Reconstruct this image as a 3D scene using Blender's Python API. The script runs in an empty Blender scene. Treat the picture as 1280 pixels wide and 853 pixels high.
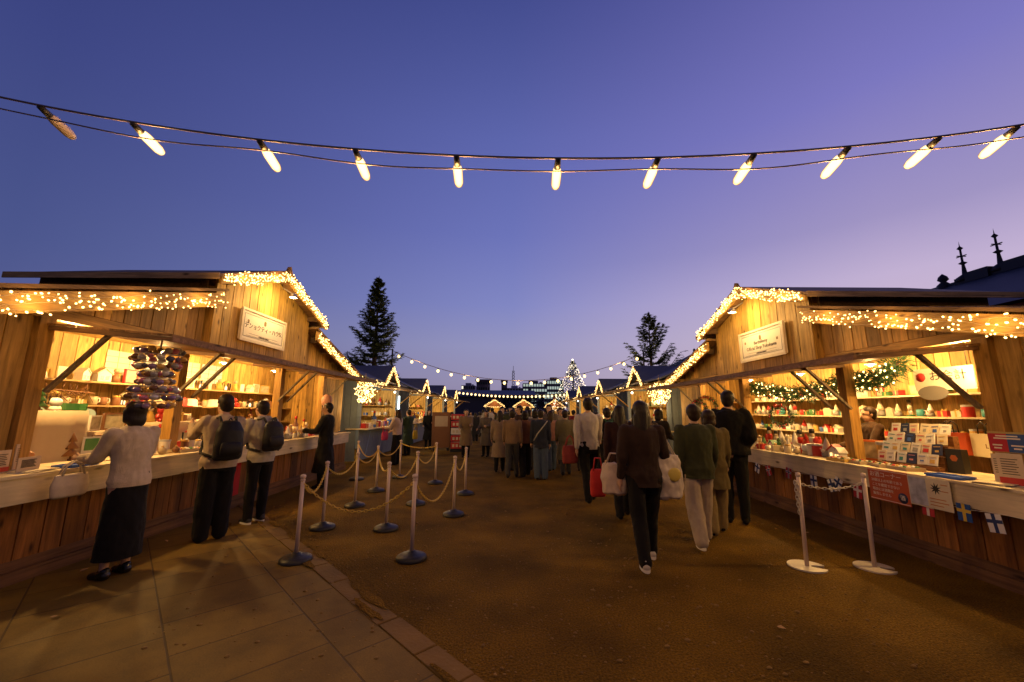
import bpy, bmesh, math, random
from mathutils import Vector, Matrix, noise
random.seed(11)
S = bpy.context.scene
COL = S.collection
R = math.radians
PI = math.pi

def lin(c):
    return tuple(((v/255)/12.92 if v <= 10 else (((v/255)+.055)/1.055)**2.4) for v in c)

# ------------------------------------------------------------------ materials
MATS = {}
def newmat(name):
    m = bpy.data.materials.new(name); m.use_nodes = True
    nt = m.node_tree; b = nt.nodes['Principled BSDF']
    return m, nt, b
def mat(name, col, rough=.6, metal=0., var=.12, scale=9., bump=.0, bscale=60., trans=0., emit=None, es=0., spec=.4, stretch=(1,1,1), sheen=0.):
    if name in MATS: return MATS[name]
    m, nt, b = newmat(name); N = nt.nodes; L = nt.links
    b.inputs['Roughness'].default_value = rough; b.inputs['Metallic'].default_value = metal
    b.inputs['Specular IOR Level'].default_value = spec
    if trans: b.inputs['Transmission Weight'].default_value = trans
    if sheen: b.inputs['Sheen Weight'].default_value = sheen
    tc = N.new('ShaderNodeTexCoord'); mp = N.new('ShaderNodeMapping'); mp.inputs['Scale'].default_value = stretch
    L.new(tc.outputs['Object'], mp.inputs['Vector'])
    if var:
        n = N.new('ShaderNodeTexNoise'); n.inputs['Scale'].default_value = scale; n.inputs['Detail'].default_value = 5
        L.new(mp.outputs['Vector'], n.inputs['Vector'])
        mx = N.new('ShaderNodeMix'); mx.data_type = 'RGBA'
        mx.inputs[6].default_value = tuple(max(0, c*(1-var*1.6)) for c in col)+(1,)
        mx.inputs[7].default_value = tuple(min(1, c*(1+var*1.6)) for c in col)+(1,)
        L.new(n.outputs['Fac'], mx.inputs[0]); L.new(mx.outputs[2], b.inputs['Base Color'])
    else:
        b.inputs['Base Color'].default_value = tuple(col)+(1,)
    if bump:
        n2 = N.new('ShaderNodeTexNoise'); n2.inputs['Scale'].default_value = bscale; n2.inputs['Detail'].default_value = 6
        L.new(mp.outputs['Vector'], n2.inputs['Vector'])
        bp = N.new('ShaderNodeBump'); bp.inputs['Strength'].default_value = bump; bp.inputs['Distance'].default_value = .02
        L.new(n2.outputs['Fac'], bp.inputs['Height']); L.new(bp.outputs['Normal'], b.inputs['Normal'])
    if emit:
        b.inputs['Emission Color'].default_value = tuple(emit)+(1,); b.inputs['Emission Strength'].default_value = es
    MATS[name] = m
    return m
def emat(name, col, strength, sample=True):
    if name in MATS: return MATS[name]
    m = bpy.data.materials.new(name); m.use_nodes = True; nt = m.node_tree; nt.nodes.clear()
    o = nt.nodes.new('ShaderNodeOutputMaterial'); e = nt.nodes.new('ShaderNodeEmission')
    e.inputs[0].default_value = tuple(col)+(1,); e.inputs[1].default_value = strength
    nt.links.new(e.outputs[0], o.inputs[0])
    if not sample: m.cycles.emission_sampling = 'NONE'
    MATS[name] = m
    return m
def wood(name, col, axis='Z', rough=.62, dark=.38, rnd=.48):
    if name in MATS: return MATS[name]
    m, nt, b = newmat(name); N = nt.nodes; L = nt.links
    tc = N.new('ShaderNodeTexCoord'); geo = N.new('ShaderNodeNewGeometry')
    off = N.new('ShaderNodeVectorMath'); off.operation = 'SCALE'; off.inputs[0].default_value = (13., 7., 31.)
    L.new(geo.outputs['Random Per Island'], off.inputs['Scale'])
    ad = N.new('ShaderNodeVectorMath'); ad.operation = 'ADD'
    L.new(tc.outputs['Object'], ad.inputs[0]); L.new(off.outputs[0], ad.inputs[1])
    mp = N.new('ShaderNodeMapping')
    sc = {'Z': (16, 16, 1.1), 'X': (1.1, 16, 16), 'Y': (16, 1.1, 16)}[axis]
    mp.inputs['Scale'].default_value = sc
    L.new(ad.outputs[0], mp.inputs['Vector'])
    n = N.new('ShaderNodeTexNoise'); n.inputs['Scale'].default_value = 1.6; n.inputs['Detail'].default_value = 8; n.inputs['Roughness'].default_value = .62
    n.inputs['Distortion'].default_value = .7
    L.new(mp.outputs['Vector'], n.inputs['Vector'])
    # knots
    mk = N.new('ShaderNodeMapping'); mk.inputs['Scale'].default_value = {'Z': (7, 7, 2.6), 'X': (2.6, 7, 7), 'Y': (7, 2.6, 7)}[axis]
    L.new(ad.outputs[0], mk.inputs['Vector'])
    v = N.new('ShaderNodeTexVoronoi'); v.inputs['Scale'].default_value = 1.; L.new(mk.outputs['Vector'], v.inputs['Vector'])
    kr = N.new('ShaderNodeValToRGB'); kr.color_ramp.elements[0].position = .05; kr.color_ramp.elements[0].color = (.22,.2,.2,1)
    kr.color_ramp.elements[1].position = .17; kr.color_ramp.elements[1].color = (1,1,1,1)
    L.new(v.outputs['Distance'], kr.inputs['Fac'])
    r = N.new('ShaderNodeValToRGB'); r.color_ramp.elements[0].position = .28; r.color_ramp.elements[1].position = .72
    r.color_ramp.elements[0].color = tuple(c*dark for c in col)+(1,); r.color_ramp.elements[1].color = tuple(min(1, c*1.2) for c in col)+(1,)
    L.new(n.outputs['Fac'], r.inputs['Fac'])
    # broad stains
    n3 = N.new('ShaderNodeTexNoise'); n3.inputs['Scale'].default_value = 2.2; n3.inputs['Detail'].default_value = 4
    L.new(tc.outputs['Object'], n3.inputs['Vector'])
    mr = N.new('ShaderNodeMapRange'); mr.inputs[1].default_value = .3; mr.inputs[2].default_value = .7; mr.inputs[3].default_value = .72; mr.inputs[4].default_value = 1.12
    L.new(n3.outputs['Fac'], mr.inputs[0])
    mr2 = N.new('ShaderNodeMapRange'); mr2.inputs[3].default_value = 1-rnd; mr2.inputs[4].default_value = 1+rnd*.7
    L.new(geo.outputs['Random Per Island'], mr2.inputs[0])
    mm = N.new('ShaderNodeMath'); mm.operation = 'MULTIPLY'; L.new(mr.outputs[0], mm.inputs[0]); L.new(mr2.outputs[0], mm.inputs[1])
    m1 = N.new('ShaderNodeMix'); m1.data_type = 'RGBA'; m1.blend_type = 'MULTIPLY'; m1.inputs[0].default_value = 1
    L.new(r.outputs[0], m1.inputs[6]); L.new(kr.outputs[0], m1.inputs[7])
    vm = N.new('ShaderNodeVectorMath'); vm.operation = 'SCALE'; L.new(m1.outputs[2], vm.inputs[0]); L.new(mm.outputs[0], vm.inputs['Scale'])
    L.new(vm.outputs[0], b.inputs['Base Color'])
    b.inputs['Roughness'].default_value = rough; b.inputs['Specular IOR Level'].default_value = .3
    bp = N.new('ShaderNodeBump'); bp.inputs['Strength'].default_value = .35; bp.inputs['Distance'].default_value = .006
    L.new(n.outputs['Fac'], bp.inputs['Height']); L.new(bp.outputs['Normal'], b.inputs['Normal'])
    MATS[name] = m
    return m

PINE = (.57, .345, .095)
WZ = wood('pine planks upright', PINE, 'Z')
WX = wood('pine boards lengthwise', PINE, 'X')
WL = wood('stained low planks', (.34, .135, .03), 'Z', rnd=.4)
WD = wood('weathered roof boards', (.26, .16, .07), 'X', rough=.8)
WDY = wood('weathered rafters', (.16, .095, .05), 'Y', rough=.8)
WP = wood('pine posts', (.52, .29, .07), 'Z', rnd=.1)
WI = wood('inner pine boards', (.70, .46, .15), 'Z', rnd=.3)
WHITEW = wood('white painted board', (.72, .60, .38), 'X', dark=.82, rnd=.05)
CREAM = mat('cream paint', (.72, .66, .52), .5)
GREYB = mat('blue grey painted wood', (.17, .21, .26), .6, bump=.1)
WARM = (1., .59, .18)
BULB = emat('warm fairy bulb', (1., .60, .18), 8.0)
BULBFAR = emat('warm distant bulb', (1., .60, .20), 4.2, False)

def named(c):
    T = dict(red=(.50,.035,.03), white=(.78,.74,.66), green=(.05,.17,.06), blue=(.06,.13,.42), gold=(.62,.40,.10), brown=(.20,.09,.04),
             pink=(.62,.25,.25), orange=(.62,.17,.04), yellow=(.70,.48,.08), grey=(.30,.29,.28), black=(.02,.02,.022), cream=(.70,.60,.42),
             purple=(.18,.08,.28), silver=(.5,.5,.52), beige=(.48,.38,.25), teal=(.05,.24,.26), navy=(.03,.04,.10))
    return mat('paint '+c, T[c], .45, var=.1)

TS = bpy.data.scenes.new('workshop')
def evaluated(o):
    TS.collection.objects.link(o); vl = TS.view_layers[0]; vl.update(); dg = vl.depsgraph
    return bpy.data.meshes.new_from_object(o.evaluated_get(dg), depsgraph=dg)
# ------------------------------------------------------------------ mesh builder
class MB:
    def __init__(s): s.v = []; s.f = []; s.mi = []; s.sm = []; s.m = 0
    def add(s, vs, fs, smooth=False):
        o = len(s.v); s.v += [tuple(v) for v in vs]
        for f in fs: s.f.append([i+o for i in f]); s.mi.append(s.m); s.sm.append(smooth)
        return s
    def box(s, c, d, rot=None, bev=0):
        x, y, z = d[0]/2, d[1]/2, d[2]/2
        vs = [Vector((a*x, b*y, e*z)) for a in (-1,1) for b in (-1,1) for e in (-1,1)]
        if rot is not None: vs = [rot @ v for v in vs]
        c = Vector(c)
        return s.add([v+c for v in vs], [(0,1,3,2),(4,6,7,5),(0,4,5,1),(2,3,7,6),(0,2,6,4),(1,5,7,3)])
    def b2(s, a, b): return s.box([(a[i]+b[i])/2 for i in range(3)], [abs(b[i]-a[i]) for i in range(3)])
    def rbox(s, c, d, r=.01, seg=2):   # box with rounded upright corners and top
        pts = []
        for qx, qy, a0 in ((1,1,0),(-1,1,90),(-1,-1,180),(1,-1,270)):
            for k in range(seg+1):
                a = R(a0+90*k/seg); pts.append((qx*(d[0]/2-r)+r*math.cos(a), qy*(d[1]/2-r)+r*math.sin(a)))
        n = len(pts); vs = []
        for z, k in ((-d[2]/2, 1), (d[2]/2-r, 1), (d[2]/2, 1-2*r/max(d[0], .001))):
            vs += [(c[0]+p[0]*k, c[1]+p[1]*k, c[2]+z) for p in pts]
        fs = [(j*n+i, j*n+(i+1) % n, (j+1)*n+(i+1) % n, (j+1)*n+i) for j in range(2) for i in range(n)]
        fs += [tuple(range(n-1, -1, -1)), tuple(range(2*n, 3*n))]
        return s.add(vs, fs)
    def bar(s, p0, p1, w, h):          # rectangular bar between two points
        p0 = Vector(p0); p1 = Vector(p1); d = (p1-p0); L = d.length; d.normalize()
        up = Vector((0,0,1)) if abs(d.z) < .9 else Vector((0,1,0))
        x = d.cross(up).normalized(); z = x.cross(d)
        m = Matrix((x, d, z)).transposed()
        return s.box((p0+p1)/2, (w, L, h), m)
    def tube(s, pts, r, n=8, cap=True, smooth=True):
        pts = [Vector(p) for p in pts]; rr = r if isinstance(r, (list, tuple)) else [r]*len(pts)
        vs = []; prev = None
        for i, p in enumerate(pts):
            d = (pts[min(i+1, len(pts)-1)]-pts[max(i-1, 0)])
            if d.length < 1e-9: d = Vector((0,0,1))
            d.normalize()
            if prev is None:
                a = d.cross(Vector((0,0,1)) if abs(d.z) < .95 else Vector((1,0,0))).normalized()
            else:
                a = (prev - d*prev.dot(d)); a = a.normalized() if a.length > 1e-6 else d.orthogonal().normalized()
            prev = a; b = d.cross(a)
            vs += [p+rr[i]*(a*math.cos(2*PI*k/n)+b*math.sin(2*PI*k/n)) for k in range(n)]
        fs = [(i*n+k, i*n+(k+1) % n, (i+1)*n+(k+1) % n, (i+1)*n+k) for i in range(len(pts)-1) for k in range(n)]
        if cap: fs += [tuple(range(n-1, -1, -1)), tuple(range((len(pts)-1)*n, len(pts)*n))]
        return s.add(vs, fs, smooth)
    def lathe(s, prof, c=(0,0,0), n=16, smooth=True, sx=1, sy=1):
        vs = []
        for r, z in prof: vs += [(c[0]+sx*r*math.cos(2*PI*k/n), c[1]+sy*r*math.sin(2*PI*k/n), c[2]+z) for k in range(n)]
        fs = [(i*n+k, i*n+(k+1) % n, (i+1)*n+(k+1) % n, (i+1)*n+k) for i in range(len(prof)-1) for k in range(n)]
        if prof[0][0] > 1e-5: fs.append(tuple(range(n-1, -1, -1)))
        if prof[-1][0] > 1e-5: fs.append(tuple(range((len(prof)-1)*n, len(prof)*n)))
        return s.add(vs, fs, smooth)
    def ball(s, c, r, n=10, sc=(1,1,1)):
        m = max(4, n//2+1); vs = []
        for j in range(m+1):
            t = PI*j/m
            vs += [(c[0]+sc[0]*r*math.sin(t)*math.cos(2*PI*k/n), c[1]+sc[1]*r*math.sin(t)*math.sin(2*PI*k/n), c[2]-sc[2]*r*math.cos(t)) for k in range(n)]
        fs = [(i*n+k, i*n+(k+1) % n, (i+1)*n+(k+1) % n, (i+1)*n+k) for i in range(m) for k in range(n)]
        return s.add(vs, fs, True)
    def loft(s, rings, n=16):          # rings: (centre, rx, ry) stacked, closed
        vs = []
        for c, rx, ry in rings: vs += [(c[0]+rx*math.cos(2*PI*k/n), c[1]+ry*math.sin(2*PI*k/n), c[2]) for k in range(n)]
        fs = [(i*n+k, i*n+(k+1) % n, (i+1)*n+(k+1) % n, (i+1)*n+k) for i in range(len(rings)-1) for k in range(n)]
        fs += [tuple(range(n-1, -1, -1)), tuple(range((len(rings)-1)*n, len(rings)*n))]
        return s.add(vs, fs, True)
    def cone2(s, p0, r0, p1, r1, n=12):    # limb with round ends
        p0 = Vector(p0); p1 = Vector(p1); d = (p1-p0)
        if d.length < 1e-6: return s.ball(p0, r0, n)
        d.normalize(); pts = []; rr = []
        for a in (80, 50, 20): pts.append(p0-d*r0*math.sin(R(a))); rr.append(r0*math.cos(R(a)))
        pts += [p0, p1]; rr += [r0, r1]
        for a in (20, 50, 80): pts.append(p1+d*r1*math.sin(R(a))); rr.append(r1*math.cos(R(a)))
        return s.tube(pts, rr, n)
    def prism(s, poly, a0, a1, axis='Y'):   # polygon (u,v) extruded along axis
        n = len(poly)
        f = {'Y': lambda u, v, t: (u, t, v), 'X': lambda u, v, t: (t, u, v), 'Z': lambda u, v, t: (u, v, t)}[axis]
        vs = [f(u, v, a0) for u, v in poly]+[f(u, v, a1) for u, v in poly]
        fs = [tuple(range(n)), tuple(range(2*n-1, n-1, -1))]+[(i, i+n, (i+1) % n+n, (i+1) % n) for i in range(n)]
        return s.add(vs, fs)
    def mesh(s, name):
        me = bpy.data.meshes.new(name); me.from_pydata(s.v, [], s.f)
        me.polygons.foreach_set('material_index', s.mi); me.polygons.foreach_set('use_smooth', s.sm)
        me.update(); return me
    def build(s, name, mats, parent=None, loc=None, rot=None, fix=True):
        me = s.mesh(name)
        if fix:
            bm = bmesh.new(); bm.from_mesh(me); bmesh.ops.recalc_face_normals(bm, faces=bm.faces); bm.to_mesh(me); bm.free()
        for m in (mats if isinstance(mats, (list, tuple)) else [mats]): me.materials.append(m)
        o = bpy.data.objects.new(name, me); COL.objects.link(o)
        if parent: o.parent = parent
        if loc is not None: o.location = loc
        if rot is not None: o.rotation_euler = rot
        return o

LAB = []     # things whose labels get an ordinal when they repeat
def tag(o, label, cat, group=None, kind=None):
    o['label'] = label; o['category'] = cat
    if group: o['group'] = group
    if kind: o['kind'] = kind
    return o
def empty(name, loc=(0,0,0), rz=0):
    o = bpy.data.objects.new(name, None); o.empty_display_size = .1; COL.objects.link(o)
    o.location = loc; o.rotation_euler = (0, 0, rz); return o
def thing(name, label, cat, loc=(0,0,0), rz=0, group=None):
    return tag(empty(name, loc, rz), label, cat, group)
def structure(o): o['kind'] = 'structure'; return o
CH = {}
def kids(o):
    return [c for c in COL.objects if c.parent == o]
def copy_tree(o, parent=None, ks=None):
    c = o.copy(); COL.objects.link(c)
    if parent: c.parent = parent
    for k in kids(o): copy_tree(k, c)
    return c
def text(name, s, size, m, parent=None, loc=(0,0,0), rot=(PI/2,0,0), ext=.002, align='CENTER', sx=1):
    cu = bpy.data.curves.new('t', 'FONT'); cu.body = s; cu.size = size; cu.align_x = align; cu.align_y = 'CENTER'; cu.extrude = ext
    cu.resolution_u = 3
    t = bpy.data.objects.new('t', cu)
    me = evaluated(t)
    bpy.data.objects.remove(t); me.materials.clear(); me.materials.append(m)
    o = bpy.data.objects.new(name, me); COL.objects.link(o); o.location = loc; o.rotation_euler = rot; o.scale = (sx, 1, 1)
    if parent: o.parent = parent
    return o
def point(name, loc, watts, r=.06, col=WARM, parent=None):
    l = bpy.data.lights.new(name, 'POINT'); l.energy = watts; l.shadow_soft_size = r; l.color = col
    o = bpy.data.objects.new(name, l); COL.objects.link(o); o.location = loc
    if parent: o.parent = parent
    return o

# ------------------------------------------------------------------ camera, sky, sun
cam = bpy.data.cameras.new('camera'); cam.lens = 14.0; cam.sensor_width = 36; cam.clip_end = 3000; cam.clip_start = .05
co = bpy.data.objects.new('camera', cam); COL.objects.link(co); co.location = (0, 0, 1.5); co.rotation_euler = (Matrix.Rotation(R(100), 3, 'X') @ Matrix.Rotation(R(.3), 3, 'Z')).to_euler()
S.camera = co
S.view_settings.view_transform = 'Standard'; S.view_settings.look = 'None'; S.view_settings.exposure = 0; S.view_settings.gamma = 1
S.cycles.use_denoising = True; S.cycles.max_bounces = 6; S.cycles.diffuse_bounces = 3; S.cycles.sample_clamp_indirect = 2.5
S.cycles.caustics_reflective = False; S.cycles.caustics_refractive = False; S.cycles.sample_clamp_direct = 0

w = bpy.data.worlds.new('World'); S.world = w; w.use_nodes = True
nt = w.node_tree; N = nt.nodes; L = nt.links; bg = N['Background']
tc = N.new('ShaderNodeTexCoord'); sp = N.new('ShaderNodeSeparateXYZ'); L.new(tc.outputs['Generated'], sp.inputs[0])
def mth(op, a, b=None, clamp=False):
    n = N.new('ShaderNodeMath'); n.operation = op; n.use_clamp = clamp
    for i, v in enumerate((a, b)):
        if v is None: continue
        if isinstance(v, (int, float)): n.inputs[i].default_value = v
        else: L.new(v, n.inputs[i])
    return n.outputs[0]
X, Y, Z = sp.outputs
hl = mth('SQRT', mth('ADD', mth('MULTIPLY', X, X), mth('MULTIPLY', Y, Y)))
az = mth('DIVIDE', X, mth('MAXIMUM', hl, .001))
def ramp(stops):
    r = N.new('ShaderNodeValToRGB'); cr = r.color_ramp; cr.interpolation = 'LINEAR'
    cr.elements[0].position = stops[0][0]; cr.elements[0].color = lin(stops[0][1])+(1,)
    cr.elements[1].position = stops[-1][0]; cr.elements[1].color = lin(stops[-1][1])+(1,)
    for p, c in stops[1:-1]: e = cr.elements.new(p); e.color = lin(c)+(1,)
    L.new(Z, r.inputs[0]); return r.outputs[0]
left = ramp([(0, (100,98,138)), (.15, (84,92,144)), (.27, (74,85,140)), (.55, (60,69,130)), (.8, (48,56,114)), (1, (26,30,72))])
mid = ramp([(0, (142,130,160)), (.07, (150,143,176)), (.16, (148,148,190)), (.26, (128,134,194)), (.42, (107,115,184)), (.6, (92,101,171)), (.78, (66,75,141)), (1, (28,33,80))])
right = ramp([(0, (208,182,196)), (.12, (206,184,204)), (.25, (193,175,209)), (.35, (159,147,194)), (.55, (122,118,190)), (.8, (80,82,152)), (1, (30,34,80))])
def mix(f, a, b):
    m = N.new('ShaderNodeMix'); m.data_type = 'RGBA'; L.new(f, m.inputs[0]); L.new(a, m.inputs[6]); L.new(b, m.inputs[7]); return m.outputs[2]
fl = mth('POWER', mth('MULTIPLY', az, -1.25, True), 1.35)
fr = mth('POWER', mth('MULTIPLY', az, 1.42, True), 1.0)
skyc = mix(fr, mix(fl, mid, left), right)
# the half of the sky behind the camera lies away from the sunset and is darker
bk = N.new('ShaderNodeMapRange'); L.new(Y, bk.inputs[0]); bk.inputs[1].default_value = -.5; bk.inputs[2].default_value = .25; bk.inputs[3].default_value = .26; bk.inputs[4].default_value = 1
vs = N.new('ShaderNodeVectorMath'); vs.operation = 'SCALE'; L.new(skyc, vs.inputs[0]); L.new(bk.outputs[0], vs.inputs['Scale'])
nis = N.new('ShaderNodeTexSky'); nis.sky_type = 'NISHITA'; nis.sun_disc = False; nis.sun_elevation = R(-3); nis.sun_rotation = R(62)
n2 = N.new('ShaderNodeVectorMath'); n2.operation = 'SCALE'; L.new(nis.outputs[0], n2.inputs[0]); n2.inputs['Scale'].default_value = .05
ad = N.new('ShaderNodeVectorMath'); ad.operation = 'ADD'; L.new(vs.outputs[0], ad.inputs[0]); L.new(n2.outputs[0], ad.inputs[1])
L.new(ad.outputs[0], bg.inputs[0]); bg.inputs[1].default_value = 1.0
sl = bpy.data.lights.new('sun', 'SUN'); sl.energy = .03; sl.angle = R(12); sl.color = (1, .62, .6)
so = bpy.data.objects.new('sun', sl); COL.objects.link(so); so.rotation_euler = (R(86), 0, R(-62))

# ------------------------------------------------------------------ ground
m, nt2, b = newmat('compacted brown gravel'); N2 = nt2.nodes; L2 = nt2.links
t = N2.new('ShaderNodeTexCoord')
na = N2.new('ShaderNodeTexNoise'); na.inputs['Scale'].default_value = 75; na.inputs['Detail'].default_value = 8; na.inputs['Roughness'].default_value = .7
nb = N2.new('ShaderNodeTexNoise'); nb.inputs['Scale'].default_value = 1.3; nb.inputs['Detail'].default_value = 6
vo = N2.new('ShaderNodeTexVoronoi'); vo.inputs['Scale'].default_value = 55
for q in (na, nb, vo): L2.new(t.outputs['Object'], q.inputs['Vector'])
ra = N2.new('ShaderNodeValToRGB'); ra.color_ramp.elements[0].position = .36; ra.color_ramp.elements[1].position = .66
ra.color_ramp.elements[0].color = (.06, .029, .002, 1); ra.color_ramp.elements[1].color = (.245, .136, .010, 1)
L2.new(na.outputs['Fac'], ra.inputs[0])
mr = N2.new('ShaderNodeMapRange'); mr.inputs[1].default_value = .3; mr.inputs[2].default_value = .7; mr.inputs[3].default_value = .55; mr.inputs[4].default_value = 1.35
L2.new(nb.outputs['Fac'], mr.inputs[0])
vv = N2.new('ShaderNodeVectorMath'); vv.operation = 'SCALE'; L2.new(ra.outputs[0], vv.inputs[0]); L2.new(mr.outputs[0], vv.inputs['Scale'])
L2.new(vv.outputs[0], b.inputs['Base Color']); b.inputs['Roughness'].default_value = .9; b.inputs['Specular IOR Level'].default_value = .15
bp = N2.new('ShaderNodeBump'); bp.inputs['Strength'].default_value = .9; bp.inputs['Distance'].default_value = .02
mxx = N2.new('ShaderNodeMath'); mxx.operation = 'ADD'; L2.new(na.outputs['Fac'], mxx.inputs[0]); L2.new(vo.outputs['Distance'], mxx.inputs[1])
L2.new(mxx.outputs[0], bp.inputs['Height']); L2.new(bp.outputs['Normal'], b.inputs['Normal'])
GRAVEL = m
g = MB(); g.add([(-900,-300,0),(900,-300,0),(900,1500,0),(-900,1500,0)], [(0,1,2,3)])
structure(g.build('ground', GRAVEL))
# stone pavement, laid at 43 degrees to the aisle
m, nt2, b = newmat('stone slabs'); N2 = nt2.nodes; L2 = nt2.links
t = N2.new('ShaderNodeTexCoord')
mp = N2.new('ShaderNodeMapping'); mp.inputs['Location'].default_value = (.1, .46, 0)
L2.new(t.outputs['Object'], mp.inputs['Vector'])
br = N2.new('ShaderNodeTexBrick'); br.inputs['Scale'].default_value = 1; br.inputs['Brick Width'].default_value = .52; br.inputs['Row Height'].default_value = .78
br.inputs['Mortar Size'].default_value = .008; br.inputs['Mortar Smooth'].default_value = .6; br.offset = .42
br.inputs['Color1'].default_value = (.145,.088,.010,1); br.inputs['Color2'].default_value = (.19,.115,.014,1); br.inputs['Mortar'].default_value = (.075,.045,.010,1)
L2.new(mp.outputs[0], br.inputs['Vector'])
na = N2.new('ShaderNodeTexNoise'); na.inputs['Scale'].default_value = 2.2; na.inputs['Detail'].default_value = 9; na.inputs['Roughness'].default_value = .65
nb = N2.new('ShaderNodeTexNoise'); nb.inputs['Scale'].default_value = 90; nb.inputs['Detail'].default_value = 4
for q in (na, nb): L2.new(t.outputs['Object'], q.inputs['Vector'])
mr = N2.new('ShaderNodeMapRange'); mr.inputs[1].default_value = .3; mr.inputs[2].default_value = .7; mr.inputs[3].default_value = .62; mr.inputs[4].default_value = 1.2
L2.new(na.outputs['Fac'], mr.inputs[0])
vv = N2.new('ShaderNodeVectorMath'); vv.operation = 'SCALE'; L2.new(br.outputs['Color'], vv.inputs[0]); L2.new(mr.outputs[0], vv.inputs['Scale'])
mr3 = N2.new('ShaderNodeMapRange'); mr3.inputs[3].default_value = .7; mr3.inputs[4].default_value = 1.3; L2.new(nb.outputs['Fac'], mr3.inputs[0])
vv2 = N2.new('ShaderNodeVectorMath'); vv2.operation = 'SCALE'; L2.new(vv.outputs[0], vv2.inputs[0]); L2.new(mr3.outputs[0], vv2.inputs['Scale'])
L2.new(vv2.outputs[0], b.inputs['Base Color']); b.inputs['Roughness'].default_value = .72; b.inputs['Specular IOR Level'].default_value = .3
bp = N2.new('ShaderNodeBump'); bp.inputs['Strength'].default_value = .5; bp.inputs['Distance'].default_value = .008; bp.invert = True
L2.new(br.outputs['Fac'], bp.inputs['Height'])
bp2 = N2.new('ShaderNodeBump'); bp2.inputs['Strength'].default_value = .3; bp2.inputs['Distance'].default_value = .004
L2.new(nb.outputs['Fac'], bp2.inputs['Height']); L2.new(bp.outputs['Normal'], bp2.inputs['Normal']); L2.new(bp2.outputs['Normal'], b.inputs['Normal'])
# local frame: x along the long joints (to the far left), y away from the gravel
pv = MB(); edge = []
k = 0
xx = -9.
while xx < 9.5:
    edge.append((xx, .0)); xx += .5
vs = [(x, y, 0) for x, y in edge]+[(x, 9.36, 0) for x, y in edge]
n = len(edge)
pv.add(vs, [(i, i+1, i+1+n, i+n) for i in range(n-1)])
pav = pv.build('pavement', m, loc=(-.30, 2.45, .004), rot=(0, 0, R(133.7)))
structure(pav)
kb = MB(); rk = random.Random(9); xx = -8.
while xx < 8.8:
    l_ = rk.uniform(.34, .62); kb.rbox((xx+l_/2, -.085+rk.uniform(-.006, .006), -.017+rk.uniform(0, .004)), (l_-.012, .165, .05), .006); xx += l_
structure(kb.build('kerb_stones', mat('edge stones', (.15,.085,.016), .8, var=.35, scale=2.2, bump=.4, bscale=40), loc=(-.30, 2.45, 0), rot=(0, 0, R(133.7))))
sb = MB(); rk = random.Random(31)
for k in range(46):
    cx = rk.uniform(-6.5, 7.5); cy = rk.choice((-.17, -.14, -.02, .0, .30))+rk.uniform(-.03, .03); rx = rk.uniform(.05, .30); ry = rk.uniform(.012, .055); zz = .0105+.0006*k/4
    pts = [(cx+rx*math.cos(a*.4488)*rk.uniform(.6, 1.2), cy+ry*math.sin(a*.4488)*rk.uniform(.5, 1.3), zz) for a in range(14)]
    sb.add(pts, [tuple(range(14))])
structure(sb.build('gravel_spill', GRAVEL, loc=(-.30, 2.45, .004), rot=(0, 0, R(133.7)), fix=False))
pb = MB(); rk = random.Random(77)
for k in range(2600):
    y_ = 1.6+7*rk.random()**1.5; x_ = rk.uniform(-3.6, 4.0)*(.35+y_/9)
    s_ = rk.uniform(.003, .010)*rk.choice((1, 1, 1, 1.7)); pb.ball((x_, y_, s_*.25), s_, 5, (rk.uniform(.8, 1.4), rk.uniform(.8, 1.3), .6))
o = pb.build('gravel_stones', mat('small stones', (.20,.12,.03), .85, var=.5, scale=30), fix=False); o['kind'] = 'stuff'; o['label'] = 'loose small stones scattered over the gravel and slabs'; o['category'] = 'gravel'
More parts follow.
